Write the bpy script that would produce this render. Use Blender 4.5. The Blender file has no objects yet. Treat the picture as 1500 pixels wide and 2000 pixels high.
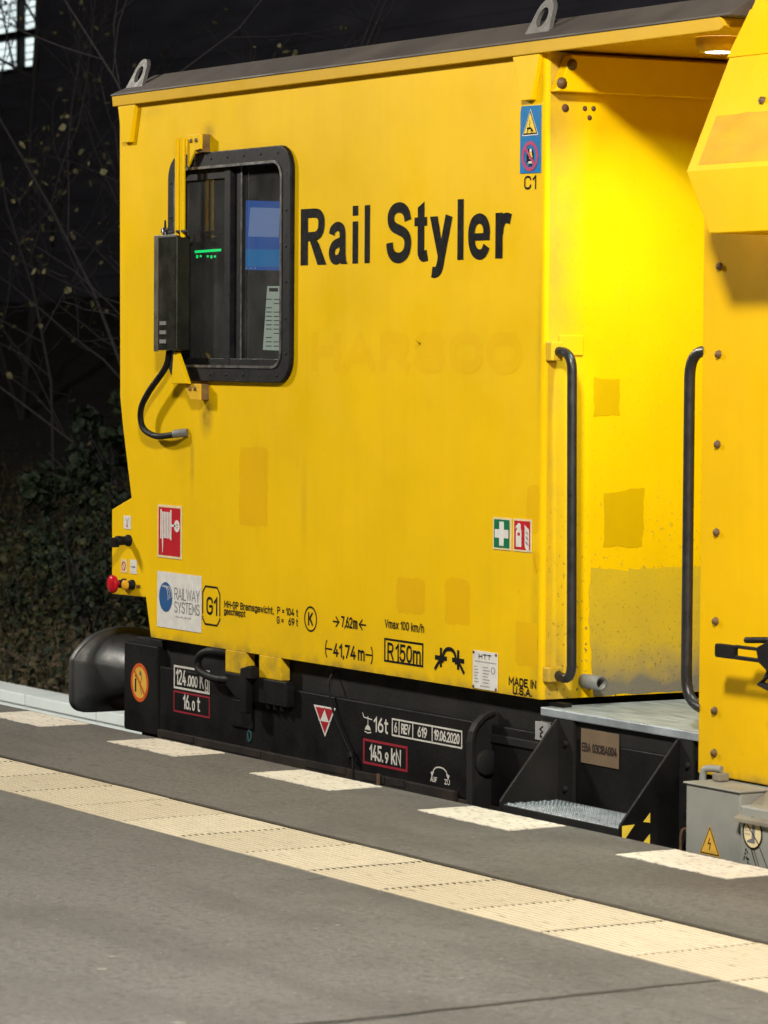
import bpy, math, random
from mathutils import Vector, Matrix

random.seed(11)
R = math.radians
sc = bpy.context.scene
COL = sc.collection

# ------------------------------------------------------------------ camera
cam = bpy.data.cameras.new('camera')
cam.sensor_fit = 'VERTICAL'
cam.sensor_height = 36.0
cam.lens = 36.0 * 6920.0 / 2000.0
cam.clip_end = 600
cam.dof.use_dof = True
cam.dof.focus_distance = 12.9
cam.dof.aperture_fstop = 8.0
camo = bpy.data.objects.new('camera', cam)
COL.objects.link(camo)
cr = Vector((0.50920051, 0.8606201, 0.00692028))
cu = Vector((-0.04253277, 0.01713265, 0.99894816))
cd = Vector((-0.8595963, 0.50895925, -0.04532851))
mw = Matrix((cr, cu, -cd)).transposed().to_4x4()
mw.translation = Vector((9.8692, -6.206, 1.5))
camo.matrix_world = mw
sc.camera = camo

# ------------------------------------------------------------------ night sky, moon, exposure
world = bpy.data.worlds.new('World')
sc.world = world
world.use_nodes = True
wn = world.node_tree
sky = wn.nodes.new('ShaderNodeTexSky')
sky.sky_type = 'NISHITA'
sky.sun_disc = False
sky.sun_elevation = R(-3.0)
sky.sun_rotation = R(60)
wn.links.new(sky.outputs[0], wn.nodes['Background'].inputs[0])
wn.nodes['Background'].inputs[1].default_value = 0.12
sun = bpy.data.lights.new('moon', 'SUN')
sun.energy = 0.01
sun.angle = R(0.5)
sun.color = (0.8, 0.88, 1.0)
suno = bpy.data.objects.new('moon', sun)
suno.rotation_euler = (R(40), 0, R(60))
COL.objects.link(suno)
sc.view_settings.view_transform = 'Standard'
sc.view_settings.look = 'None'
sc.view_settings.exposure = 0.0
sc.view_settings.gamma = 1.0
sc.view_settings.use_curve_mapping = False
sc.render.engine = 'CYCLES'
sc.cycles.use_denoising = True
sc.cycles.max_bounces = 7
sc.cycles.sample_clamp_indirect = 6.0
sc.cycles.caustics_reflective = False
sc.cycles.caustics_refractive = False


# ------------------------------------------------------------------ helpers: materials
def nd(nt, t, **kw):
    n = nt.nodes.new(t)
    for k, v in kw.items():
        setattr(n, k, v)
    return n


def rgb(c):
    return (c[0], c[1], c[2], 1.0)


def ramp(nt, fac, stops):
    n = nd(nt, 'ShaderNodeValToRGB')
    el = n.color_ramp.elements
    while len(el) < len(stops):
        el.new(0.5)
    for e, (p, c) in zip(el, stops):
        e.position = p
        e.color = rgb(c) if isinstance(c, (tuple, list)) else (c, c, c, 1)
    nt.links.new(fac, n.inputs[0])
    return n.outputs[0]


def noise(nt, co, scale, detail=4, stretch=None, rough=0.55):
    n = nd(nt, 'ShaderNodeTexNoise')
    n.inputs['Scale'].default_value = scale
    n.inputs['Detail'].default_value = detail
    n.inputs['Roughness'].default_value = rough
    if stretch:
        mp = nd(nt, 'ShaderNodeMapping')
        mp.inputs['Scale'].default_value = stretch
        nt.links.new(co, mp.inputs[0])
        co = mp.outputs[0]
    nt.links.new(co, n.inputs['Vector'])
    return n.outputs['Fac']


def mixc(nt, fac, a, b, mode='MIX'):
    n = nd(nt, 'ShaderNodeMix', data_type='RGBA', blend_type=mode)
    for sock, v in ((n.inputs[0], fac), (n.inputs[6], a), (n.inputs[7], b)):
        if isinstance(v, (int, float)):
            sock.default_value = v
        elif isinstance(v, (tuple, list)):
            sock.default_value = rgb(v)
        else:
            nt.links.new(v, sock)
    return n.outputs[2]


def mth(nt, op, a, b=0.0):
    n = nd(nt, 'ShaderNodeMath', operation=op)
    for sock, v in ((n.inputs[0], a), (n.inputs[1], b)):
        if isinstance(v, (int, float)):
            sock.default_value = v
        else:
            nt.links.new(v, sock)
    return n.outputs[0]


MATS = {}


def base(name):
    m = bpy.data.materials.new(name)
    m.use_nodes = True
    MATS[name] = m
    nt = m.node_tree
    p = nt.nodes['Principled BSDF']
    co = nd(nt, 'ShaderNodeTexCoord').outputs['Object']
    return m, nt, p, co


def bump(nt, p, h, strength, dist=0.01):
    b = nd(nt, 'ShaderNodeBump')
    b.inputs['Strength'].default_value = strength
    b.inputs['Distance'].default_value = dist
    nt.links.new(h, b.inputs['Height'])
    nt.links.new(b.outputs[0], p.inputs['Normal'])


def pmat(name, c1, c2=None, scale=6, rough=0.5, metal=0.0, bs=120, bst=0.1, bd=0.004, lo=0.35, hi=0.65, stretch=None,
         spec=0.5, rvar=0.12):
    m, nt, p, co = base(name)
    c2 = c2 or tuple(x * 0.8 for x in c1)
    f = noise(nt, co, scale, 6, stretch)
    nt.links.new(ramp(nt, f, [(lo, c1), (hi, c2)]), p.inputs['Base Color'])
    nt.links.new(ramp(nt, noise(nt, co, scale * 2.3, 5), [(0.3, max(0, rough - rvar)), (0.7, min(1, rough + rvar))]), p.inputs['Roughness'])
    p.inputs['Metallic'].default_value = metal
    p.inputs['Specular IOR Level'].default_value = spec
    if bst:
        bump(nt, p, noise(nt, co, bs, 3), bst, bd)
    return m


def plain(name, c, rough=0.5, metal=0.0):
    return pmat(name, c, tuple(x * 0.86 for x in c), 25, rough, metal, bst=0.03, spec=0.12)


def emis(name, c, s):
    m = bpy.data.materials.new(name)
    m.use_nodes = True
    p = m.node_tree.nodes['Principled BSDF']
    p.inputs['Base Color'].default_value = rgb(tuple(x * 0.3 for x in c))
    p.inputs['Emission Color'].default_value = rgb(c)
    p.inputs['Emission Strength'].default_value = s
    MATS[name] = m
    return m


YEL = (0.82, 0.512, 0.0015)


def yellow_mat(name, k=1.0, tint=(1, 1, 1), endwall=False, foot=0.342, soot=()):
    m, nt, p, co = base(name)
    a = tuple(YEL[i] * k * tint[i] for i in range(3))
    b = tuple(x * 0.90 for x in a)
    col = ramp(nt, noise(nt, co, 2.2, 5), [(0.35, a), (0.7, b)])
    # cloudy hand-rubbed zones, a touch duller and greyer
    col = mixc(nt, ramp(nt, noise(nt, co, 6.5, 7, None, 0.7), [(0.50, 0.0), (0.78, 0.22)]), col, (a[0] * .82, a[1] * .78, .01))
    # rain-washed dust streaks
    st = ramp(nt, noise(nt, co, 1.0, 5, (16, 16, 0.9)), [(0.50, 0.0), (0.75, 0.12)])
    col = mixc(nt, st, col, tuple(x * 0.66 for x in a))
    # little chips and specks
    sp = ramp(nt, noise(nt, co, 75, 2, (1, 1, 0.8)), [(0.74, 0.0), (0.80, 0.45)])
    sp2 = ramp(nt, noise(nt, co, 3.1, 3), [(0.45, 0.0), (0.62, 1.0)])
    col = mixc(nt, mth(nt, 'MULTIPLY', sp, sp2), col, (0.16, 0.09, 0.02))
    sx = nd(nt, 'ShaderNodeSeparateXYZ')
    nt.links.new(co, sx.inputs[0])
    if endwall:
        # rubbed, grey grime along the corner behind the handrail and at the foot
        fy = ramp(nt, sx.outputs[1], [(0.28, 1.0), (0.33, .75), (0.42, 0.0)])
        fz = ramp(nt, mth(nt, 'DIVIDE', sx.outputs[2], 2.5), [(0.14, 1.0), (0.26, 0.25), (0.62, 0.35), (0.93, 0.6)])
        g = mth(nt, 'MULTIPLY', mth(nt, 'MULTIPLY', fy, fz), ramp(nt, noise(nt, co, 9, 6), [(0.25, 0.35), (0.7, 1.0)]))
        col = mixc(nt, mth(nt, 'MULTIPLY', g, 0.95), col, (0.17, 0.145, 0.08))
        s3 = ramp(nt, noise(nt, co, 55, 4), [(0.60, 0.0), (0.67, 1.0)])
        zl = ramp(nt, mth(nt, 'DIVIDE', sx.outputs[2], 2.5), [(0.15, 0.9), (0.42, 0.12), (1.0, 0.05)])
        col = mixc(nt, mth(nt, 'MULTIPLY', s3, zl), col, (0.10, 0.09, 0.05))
    else:
        # road film low down on the body
        fz = ramp(nt, mth(nt, 'DIVIDE', mth(nt, 'SUBTRACT', sx.outputs[2], foot), 2.5), [(0.0, 1.0), (0.013, 0.22), (0.09, 0.0)])
        g = mth(nt, 'MULTIPLY', fz, ramp(nt, noise(nt, co, 14, 6), [(0.3, 0.1), (0.7, 0.8)]))
        col = mixc(nt, g, col, (0.20, 0.14, 0.04))
    for (ux, uz, rx, rz, k_) in soot:
        # grime settled round fittings and washed down from them
        dx = mth(nt, 'DIVIDE', mth(nt, 'SUBTRACT', sx.outputs[0], ux), rx)
        dz = mth(nt, 'DIVIDE', mth(nt, 'SUBTRACT', sx.outputs[2], uz), rz)
        d2 = mth(nt, 'ADD', mth(nt, 'MULTIPLY', dx, dx), mth(nt, 'MULTIPLY', dz, dz))
        f = mth(nt, 'MULTIPLY', ramp(nt, d2, [(0.0, k_), (0.35, k_ * .45), (1.0, 0.0)]), ramp(nt, noise(nt, co, 16, 6), [(0.3, .35), (0.65, 1.0)]))
        col = mixc(nt, f, col, (0.13, 0.085, 0.02))
    nt.links.new(col, p.inputs['Base Color'])
    nt.links.new(ramp(nt, noise(nt, co, 4, 5), [(0.3, 0.36), (0.7, 0.55)]), p.inputs['Roughness'])
    p.inputs['Specular IOR Level'].default_value = 0.08
    hsum = mth(nt, 'ADD', mth(nt, 'MULTIPLY', noise(nt, co, 120, 3), 0.10), mth(nt, 'MULTIPLY', noise(nt, co, 1.7, 2), 2.5))
    bump(nt, p, hsum, 0.5, 0.006)
    return m


yellow_mat('yellow')
yellow_mat('yellow_side', soot=((-2.40, 2.345, .07, .05, .55), (-2.40, 1.25, .07, .11, .8), (-2.52, 1.06, .025, .16, .40), (-2.62, 1.10, .10, .10, .18), (-1.98, .96, .03, .25, .16), (-1.62, .92, .035, .22, .22), (-.03, .55, .05, .35, .35), (-.02, 1.5, .03, .35, .30), (-.05, 2.42, .10, .10, .25), (-3.0, 2.46, .35, .05, .25)))
yellow_mat('yellow_housing', 0.98, (1, .945, 1), foot=0.192)
yellow_mat('yellow_stain', 0.74, (1, 1.0, 1))
yellow_mat('yellow_end', endwall=True, k=1.02)
yellow_mat('yellow_patch', 0.925, (1, 0.93, 1))
yellow_mat('yellow_ghost', 0.975, (1, 0.965, 0.8))
yellow_mat('yellow_dusty', 0.74, (1, .96, 12))
yellow_mat('yellow_old', 0.9, (0.98, 0.93, 20))
pmat('roof_grey', (0.080, 0.065, 0.054), (0.052, 0.043, 0.037), 3, 0.7)
pmat('roof_brown', (0.05, 0.03, 0.02), (0.03, 0.02, 0.015), 3, 0.8)
pmat('lug_grey', (0.105, 0.098, 0.090), (0.07, 0.065, 0.06), 14, 0.6)
pmat('frame_black', (0.0045, 0.0045, 0.005), (0.013, 0.012, 0.0115), 5, 0.55, bst=0.25, bs=60, spec=0.10, lo=.4, hi=.75)
pmat('frame_dust', (0.0075, 0.0073, 0.0073), (0.019, 0.0175, 0.016), 4, 0.7, bst=0.25, bs=60, spec=0.18, lo=.4, hi=.75)
pmat('frame_brown', (0.028, 0.019, 0.015), (0.012, 0.010, 0.009), 7, 0.85, spec=.2)
pmat('rubber', (0.005, 0.005, 0.0055), (0.009, 0.009, 0.009), 20, 0.6, spec=.15)
pmat('win_frame', (0.0045, 0.0045, 0.006), (0.011, 0.0105, 0.011), 22, 0.55, bst=0.1, spec=.15)
pmat('alu', (0.20, 0.19, 0.18), (0.10, 0.10, 0.10), 18, 0.4, 0.7)
pmat('rail_black', (0.013, 0.013, 0.015), (0.024, 0.022, 0.022), 16, 0.38, bst=0.06)
pmat('deck', (0.34, 0.385, 0.42), (0.20, 0.23, 0.26), 7, 0.45, 0.15, bs=55, bst=0.25, stretch=(1, 6, 1))
pmat('tread', (0.27, 0.30, 0.33), (0.17, 0.19, 0.21), 18, 0.35, 0.5)
pmat('steel_grey', (0.20, 0.20, 0.19), (0.12, 0.12, 0.115), 9, 0.6, 0.2)
pmat('box_grey', (0.27, 0.275, 0.25), (0.21, 0.212, 0.195), 4, 0.55, bst=0.15, bs=70)
pmat('box_lid', (0.24, 0.22, 0.17), (0.15, 0.13, 0.10), 6, 0.7)
pmat('buffer_black', (0.020, 0.022, 0.025), (0.034, 0.034, 0.034), 5, 0.5, bst=0.12, bs=45)
pmat('plate_brown', (0.16, 0.105, 0.055), (0.12, 0.08, 0.045), 8, 0.7)
pmat('mirror_case', (0.010, 0.011, 0.008), (0.020, 0.020, 0.013), 5, 0.3, spec=.3)
pmat('mirror_rim', (0.09, 0.075, 0.045), (0.05, 0.042, 0.03), 10, 0.45)
pmat('hood_shade', (0.52, 0.285, 0.02), (0.60, 0.35, 0.012), 5, 0.6, spec=.1, stretch=(1, 1, 3))  # brown tone stands in for the shadow band on the hood
pmat('rust_paint', (0.20, 0.12, 0.03), (0.10, 0.055, 0.02), 25, 0.8)
pmat('rust', (0.12, 0.055, 0.025), (0.07, 0.035, 0.02), 40, 0.85)
pmat('bolt_dark', (0.16, 0.085, 0.02), (0.09, 0.05, 0.02), 40, 0.6)
plain('ink_black', (0.005, 0.0045, 0.0045), 0.8)
plain('ink_white', (0.62, 0.60, 0.56), 0.6)
plain('ink_grey', (0.16, 0.16, 0.18), 0.6)
plain('ink_faint', (0.33, 0.33, 0.33), 0.6)
plain('ink_red', (0.42, 0.018, 0.03), 0.55)
plain('sign_red', (0.48, 0.012, 0.022), 0.45)
plain('sign_green', (0.004, 0.16, 0.065), 0.45)
plain('sign_blue', (0.0, 0.16, 0.42), 0.45)
plain('sign_pink', (0.42, 0.05, 0.14), 0.5)
plain('sign_white', (0.70, 0.69, 0.66), 0.45)
plain('sign_cream', (0.74, 0.62, 0.36), 0.5)
plain('sign_yellow', (0.80, 0.58, 0.06), 0.45)
plain('sign_amber', (0.72, 0.42, 0.06), 0.5)
plain('sign_orange', (0.60, 0.10, 0.02), 0.5)
plain('logo_blue', (0.025, 0.10, 0.28), 0.5)
plain('kn_red', (0.30, 0.02, 0.035), 0.6)
plain('button_red', (0.50, 0.01, 0.02), 0.3)
plain('button_yellow', (0.7, 0.36, 0.02), 0.35)
plain('teal', (0.03, 0.08, 0.085), 0.6)
pmat('cab_dark', (0.020, 0.022, 0.024), (0.03, 0.032, 0.034), 3, 0.6)
pmat('cab_grey', (0.07, 0.075, 0.075), (0.05, 0.055, 0.055), 6, 0.5)
plain('paper', (0.72, 0.74, 0.66), 0.8)
emis('screen_blue', (0.012, 0.085, 0.36), 1.0)
emis('screen_pale', (0.16, 0.24, 0.48), 1.0)
emis('screen_cyan', (0.0, 0.16, 0.42), 1.0)
emis('page_glow', (0.42, 0.47, 0.38), 0.9)  # brightness of the paper page, put in as emission
emis('led_green', (0.0, 1.0, 0.22), 1.3)
emis('led_white', (0.93, 1.0, 0.97), 12.0)
emis('lamp_warm', (1.0, 0.86, 0.62), 8.0)

# glass
m, nt, p, co = base('glass')
nt.nodes.remove(p)
tr = nd(nt, 'ShaderNodeBsdfTransparent')
tr.inputs[0].default_value = (0.70, 0.75, 0.74, 1)
gl = nd(nt, 'ShaderNodeBsdfGlossy')
gl.inputs['Roughness'].default_value = 0.03
fr = nd(nt, 'ShaderNodeFresnel')
fr.inputs[0].default_value = 1.5
df = nd(nt, 'ShaderNodeBsdfDiffuse')
df.inputs[0].default_value = (0.20, 0.205, 0.20, 1)
mx = nd(nt, 'ShaderNodeMixShader')
mx2 = nd(nt, 'ShaderNodeMixShader')
nt.links.new(ramp(nt, noise(nt, co, 6, 6), [(0.35, 0.12), (0.75, 0.28)]), mx2.inputs[0])
nt.links.new(tr.outputs[0], mx2.inputs[1])
nt.links.new(df.outputs[0], mx2.inputs[2])
nt.links.new(fr.outputs[0], mx.inputs[0])
nt.links.new(mx2.outputs[0], mx.inputs[1])
nt.links.new(gl.outputs[0], mx.inputs[2])
nt.links.new(mx.outputs[0], nt.nodes['Material Output'].inputs[0])

# asphalt
m, nt, p, co = base('asphalt')
c = ramp(nt, noise(nt, co, 1.3, 5), [(0.3, (0.084, 0.0805, 0.0745)), (0.7, (0.110, 0.105, 0.098))])
c = mixc(nt, ramp(nt, noise(nt, co, 210, 2), [(0.40, 0.0), (0.70, 0.85)]), c, (0.15, 0.148, 0.143))
c = mixc(nt, ramp(nt, noise(nt, co, 95, 1), [(0.62, 0.0), (0.70, 0.7)]), c, (0.035, 0.034, 0.033))
c = mixc(nt, ramp(nt, noise(nt, co, 48, 3), [(0.42, 0.0), (0.68, 0.55)]), c, (0.165, 0.16, 0.152))
c = mixc(nt, ramp(nt, noise(nt, co, 33, 3), [(0.54, 0.0), (0.68, 0.5)]), c, (0.045, 0.043, 0.041))
c = mixc(nt, ramp(nt, noise(nt, co, 21, 4), [(0.60, 0.0), (0.72, 0.3)]), c, (0.17, 0.163, 0.152))
c = mixc(nt, ramp(nt, noise(nt, co, 1.0, 4, (0.5, 3.5, 1)), [(0.48, 0.0), (0.75, 0.6)]), c, (0.052, 0.051, 0.049))
c = mixc(nt, ramp(nt, noise(nt, co, 2.6, 7, None, 0.7), [(0.56, 0.0), (0.66, 0.45)]), c, (0.13, 0.127, 0.12))
c = mixc(nt, ramp(nt, noise(nt, co, 17, 5, (1.0, 0.35, 1)), [(0.66, 0.0), (0.72, 0.7)]), c, (0.035, 0.034, 0.033))
c = mixc(nt, ramp(nt, noise(nt, co, 62, 1), [(0.70, 0.0), (0.75, 0.8)]), c, (0.25, 0.24, 0.22))
c = mixc(nt, ramp(nt, noise(nt, co, 26, 5, (0.30, 1.6, 1), 0.7), [(0.60, 0.0), (0.68, 0.55)]), c, (0.045, 0.043, 0.04))
c = mixc(nt, ramp(nt, noise(nt, co, 0.9, 6, None, 0.65), [(0.50, 0.0), (0.60, 0.30)]), c, (0.062, 0.058, 0.053))
nt.links.new(c, p.inputs['Base Color'])
p.inputs['Roughness'].default_value = 0.78
p.inputs['Specular IOR Level'].default_value = 0.35
bump(nt, p, noise(nt, co, 160, 3), 0.45, 0.004)
# light flecks (trodden gum, chips)
pmat('tar', (0.022, 0.020, 0.018), (0.04, 0.036, 0.03), 30, 0.8)
pmat('gum', (0.22, 0.21, 0.19), (0.15, 0.145, 0.13), 40, 0.8)
# painted platform mark
m, nt, p, co = base('mark_paint')
c = ramp(nt, noise(nt, co, 5, 6), [(0.3, (0.72, 0.68, 0.60)), (0.7, (0.60, 0.56, 0.48))])
c = mixc(nt, ramp(nt, noise(nt, co, 45, 5, (0.5, 1.6, 1)), [(0.56, 0.0), (0.66, 0.8)]), c, (0.22, 0.19, 0.155))
c = mixc(nt, ramp(nt, noise(nt, co, 170, 2), [(0.62, 0.0), (0.72, 0.5)]), c, (0.2, 0.18, 0.15))
nt.links.new(c, p.inputs['Base Color'])
p.inputs['Roughness'].default_value = 0.75
bump(nt, p, noise(nt, co, 160, 3), 0.3, 0.003)
# tactile slab concrete
m, nt, p, co = base('tactile')
oi = nd(nt, 'ShaderNodeObjectInfo')
off = nd(nt, 'ShaderNodeVectorMath', operation='ADD')
sc_ = nd(nt, 'ShaderNodeVectorMath', operation='SCALE')
cmb = nd(nt, 'ShaderNodeCombineXYZ')
nt.links.new(oi.outputs['Random'], cmb.inputs[0])
nt.links.new(cmb.outputs[0], sc_.inputs[0])
sc_.inputs['Scale'].default_value = 37.0
nt.links.new(co, off.inputs[0])
nt.links.new(sc_.outputs[0], off.inputs[1])
co2 = off.outputs[0]
tone = ramp(nt, oi.outputs['Random'], [(0.0, (0.50, 0.43, 0.30)), (1.0, (0.64, 0.565, 0.42))])
c = mixc(nt, ramp(nt, noise(nt, co2, 9, 5), [(0.4, 0.0), (0.75, 0.4)]), tone, (0.46, 0.40, 0.29))
c = mixc(nt, ramp(nt, noise(nt, co2, 30, 5, (0.35, 3.0, 1)), [(0.60, 0.0), (0.70, 0.65)]), c, (0.19, 0.16, 0.12))
c = mixc(nt, ramp(nt, noise(nt, co2, 12, 4), [(0.62, 0.0), (0.74, 0.5)]), c, (0.40, 0.27, 0.20))
sz = nd(nt, 'ShaderNodeSeparateXYZ')
nt.links.new(co, sz.inputs[0])
gr = ramp(nt, mth(nt, 'MULTIPLY', sz.outputs[2], 100.0), [(0.06, 0.85), (0.29, 0.0)])
c = mixc(nt, mth(nt, 'MULTIPLY', gr, ramp(nt, noise(nt, co2, 20, 4), [(0.25, 0.45), (0.7, 1.0)])), c, (0.22, 0.18, 0.12))
nt.links.new(c, p.inputs['Base Color'])
p.inputs['Roughness'].default_value = 0.75
bump(nt, p, noise(nt, co, 140, 3), 0.25, 0.003)
# grimy lower panel on the end wall
m, nt, p, co = base('grimy_panel')
sx = nd(nt, 'ShaderNodeSeparateXYZ')
nt.links.new(co, sx.inputs[0])
z01 = mth(nt, 'DIVIDE', mth(nt, 'SUBTRACT', sx.outputs[2], 0.33), 0.45)
c = mixc(nt, ramp(nt, noise(nt, co, 7, 5), [(0.3, 0.0), (0.7, 0.5)]), (0.62, 0.42, 0.006), (0.48, 0.34, 0.015))
zz = mth(nt, 'ADD', z01, mth(nt, 'MULTIPLY', mth(nt, 'SUBTRACT', noise(nt, co, 11, 5), 0.5), 0.3))
c = mixc(nt, ramp(nt, zz, [(0.12, 0.95), (0.25, 0.45), (0.42, 0.10), (0.95, 0.0)]), c, (0.15, 0.145, 0.13))
spk = ramp(nt, noise(nt, co, 85, 5, None, .7), [(0.58, 0.0), (0.66, 0.9)])
c = mixc(nt, mth(nt, 'MULTIPLY', spk, ramp(nt, z01, [(0.2, 0.95), (0.6, 0.6), (1.0, 0.25)])), c, (0.085, 0.07, 0.025))
nt.links.new(c, p.inputs['Base Color'])
p.inputs['Roughness'].default_value = 0.6
bump(nt, p, noise(nt, co, 90, 3), 0.2, 0.003)
# setting
pmat('concrete_pale', (0.80, 0.88, 0.88), (0.70, 0.78, 0.78), 3, 0.8, bst=0.2)
pmat('concrete_edge', (0.13, 0.125, 0.115), (0.08, 0.075, 0.07), 8, 0.85, bst=0.3)
pmat('ballast', (0.07, 0.06, 0.05), (0.03, 0.027, 0.024), 14, 0.95, bst=0.8, bs=16, bd=0.05)
pmat('soil', (0.035, 0.028, 0.018), (0.018, 0.016, 0.010), 3, 0.95, bst=0.8, bs=9, bd=0.05)
pmat('bark', (0.026, 0.023, 0.026), (0.016, 0.014, 0.016), 20, 0.9)
pmat('facade', (0.19, 0.185, 0.235), (0.13, 0.125, 0.16), 0.5, 0.9, stretch=(1, 1, 6))
pmat('facade_frame', (0.012, 0.012, 0.014), (0.008, 0.008, 0.009), 3, 0.8)
emis('lit_room', (0.80, 0.93, 0.92), 1.15)
pmat('lamp_metal', (0.16, 0.17, 0.17), (0.11, 0.12, 0.12), 5, 0.5, 0.3)


def leaf_mat(name, c1, c2):
    m, nt, p, co = base(name)
    nt.links.new(ramp(nt, noise(nt, co, 3.5, 3), [(0.3, c1), (0.7, c2)]), p.inputs['Base Color'])
    p.inputs['Roughness'].default_value = 0.7
    p.inputs['Specular IOR Level'].default_value = 0.25
    return m


leaf_mat('leaf_dark', (0.009, 0.017, 0.010), (0.016, 0.025, 0.011))
leaf_mat('leaf_olive', (0.050, 0.048, 0.018), (0.030, 0.038, 0.016))
leaf_mat('leaf_pale', (0.13, 0.115, 0.055), (0.08, 0.075, 0.04))
leaf_mat('leaf_dead', (0.10, 0.075, 0.045), (0.05, 0.04, 0.025))
leaf_mat('grass_dry', (0.12, 0.10, 0.055), (0.06, 0.06, 0.025))


# ------------------------------------------------------------------ helpers: meshes
class MB:
    def __init__(s):
        s.v, s.f, s.mi, s.sm = [], [], [], []

    def face(s, pts, m=0, smooth=False):
        b = len(s.v)
        s.v += [tuple(q) for q in pts]
        s.f.append(tuple(range(b, b + len(pts))))
        s.mi.append(m)
        s.sm.append(smooth)

    def raw(s, verts, faces, m=0, smooth=False):
        b = len(s.v)
        s.v += [tuple(q) for q in verts]
        for f in faces:
            s.f.append(tuple(b + i for i in f))
            s.mi.append(m)
            s.sm.append(smooth)

    def box(s, x0, x1, y0, y1, z0, z1, m=0):
        v = [(x0, y0, z0), (x1, y0, z0), (x1, y1, z0), (x0, y1, z0), (x0, y0, z1), (x1, y0, z1), (x1, y1, z1), (x0, y1, z1)]
        s.raw(v, [(0, 3, 2, 1), (4, 5, 6, 7), (0, 1, 5, 4), (1, 2, 6, 5), (2, 3, 7, 6), (3, 0, 4, 7)], m)

    def prism(s, poly, ax, a0, a1, m=0):
        """poly: 2-D outline; ax 'y': (x,z) outline run from y=a0 to a1; ax 'x': (y,z); ax 'z': (x,y)"""
        def P(q, a):
            return {'y': (q[0], a, q[1]), 'x': (a, q[0], q[1]), 'z': (q[0], q[1], a)}[ax]
        area = sum(poly[i][0] * poly[(i + 1) % len(poly)][1] - poly[(i + 1) % len(poly)][0] * poly[i][1] for i in range(len(poly)))
        if area < 0:
            poly = poly[::-1]
        n = len(poly)
        v = [P(q, a0) for q in poly] + [P(q, a1) for q in poly]
        lo, hi = tuple(range(n)), tuple(range(n, 2 * n))
        fl = [(i, (i + 1) % n, n + (i + 1) % n, n + i) for i in range(n)]
        if ax == 'y':
            fs = [lo, hi[::-1]] + [f[::-1] for f in fl]
        else:
            fs = [lo[::-1], hi] + fl
        if a1 < a0:
            fs = [f[::-1] for f in fs]
        s.raw(v, fs, m)

    def ring(s, outer, inner, y0, y1, m=0):
        """frame between two outlines of equal length in the xz plane"""
        n = len(outer)
        v = [(x, y0, z) for x, z in outer] + [(x, y0, z) for x, z in inner] + [(x, y1, z) for x, z in outer] + [(x, y1, z) for x, z in inner]
        fs = []
        for i in range(n):
            j = (i + 1) % n
            fs += [(i, j, n + j, n + i), (i, 2 * n + i, 2 * n + j, j), (n + i, n + j, 3 * n + j, 3 * n + i)]
        s.raw(v, fs, m)

    def flat(s, poly, y, m=0):
        area = sum(poly[i][0] * poly[(i + 1) % len(poly)][1] - poly[(i + 1) % len(poly)][0] * poly[i][1] for i in range(len(poly)))
        if area < 0:
            poly = poly[::-1]
        s.face([(x, y, z) for x, z in poly], m)

    def flatx(s, poly, x, m=0):
        area = sum(poly[i][0] * poly[(i + 1) % len(poly)][1] - poly[(i + 1) % len(poly)][0] * poly[i][1] for i in range(len(poly)))
        if area < 0:
            poly = poly[::-1]
        s.face([(x, y, z) for y, z in poly], m)

    def tube(s, path, r, n=8, m=0, cap=True):
        path = [Vector(q) for q in path]
        k = len(path)
        rs = r if isinstance(r, (list, tuple)) else [r] * k
        up = None
        rings = []
        for i in range(k):
            t = (path[min(i + 1, k - 1)] - path[max(i - 1, 0)]).normalized()
            if up is None:
                up = t.orthogonal().normalized()
            up = (up - t * up.dot(t))
            if up.length < 1e-6:
                up = t.orthogonal()
            up.normalize()
            w = t.cross(up)
            rings.append([path[i] + (up * math.cos(2 * math.pi * j / n) + w * math.sin(2 * math.pi * j / n)) * rs[i] for j in range(n)])
        v = [q for rg in rings for q in rg]
        fs = []
        for i in range(k - 1):
            for j in range(n):
                a, b = i * n + j, i * n + (j + 1) % n
                fs.append((a, b, b + n, a + n))
        s.raw(v, fs, m, True)
        if cap:
            s.face([q for q in rings[0]][::-1], m)
            s.face([q for q in rings[-1]], m)

    def lathe(s, prof, c, ax, n=16, m=0):
        """prof: list of (distance along axis, radius); c: start; ax: axis vector"""
        ax = Vector(ax).normalized()
        u = ax.orthogonal().normalized()
        w = ax.cross(u)
        c = Vector(c)
        v, fs = [], []
        for d, r in prof:
            for j in range(n):
                a = 2 * math.pi * j / n
                v.append(c + ax * d + (u * math.cos(a) + w * math.sin(a)) * max(r, 1e-5))
        for i in range(len(prof) - 1):
            for j in range(n):
                a, b = i * n + j, i * n + (j + 1) % n
                fs.append((a, b, b + n, a + n))
        s.raw(v, fs, m, True)

    def build(s, name, mats, parent=None, bevel=0.0, seg=2, loc=None, auto=False):
        me = bpy.data.meshes.new(name)
        me.from_pydata([tuple(q) for q in s.v], [], s.f)
        for q in (mats if isinstance(mats, (list, tuple)) else [mats]):
            me.materials.append(MATS[q])
        for pl, mi, sm in zip(me.polygons, s.mi, s.sm):
            pl.material_index = mi
            pl.use_smooth = sm
        me.update()
        o = bpy.data.objects.new(name, me)
        COL.objects.link(o)
        adopt(o, parent)
        if loc:
            o.location = loc
        if bevel:
            bm_ = o.modifiers.new('edge', 'BEVEL')
            bm_.width = bevel
            bm_.segments = seg
            bm_.limit_method = 'ANGLE'
            bm_.angle_limit = R(40)
            bm_.use_clamp_overlap = True
        return o


BASE = {}


def adopt(o, parent):
    """parent o and keep its mesh coordinates in world metres"""
    if parent is not None:
        o.parent = parent
        o.location = -BASE.get(parent.name, Vector((0, 0, 0)))
    BASE[o.name] = Vector((0, 0, 0))


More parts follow.
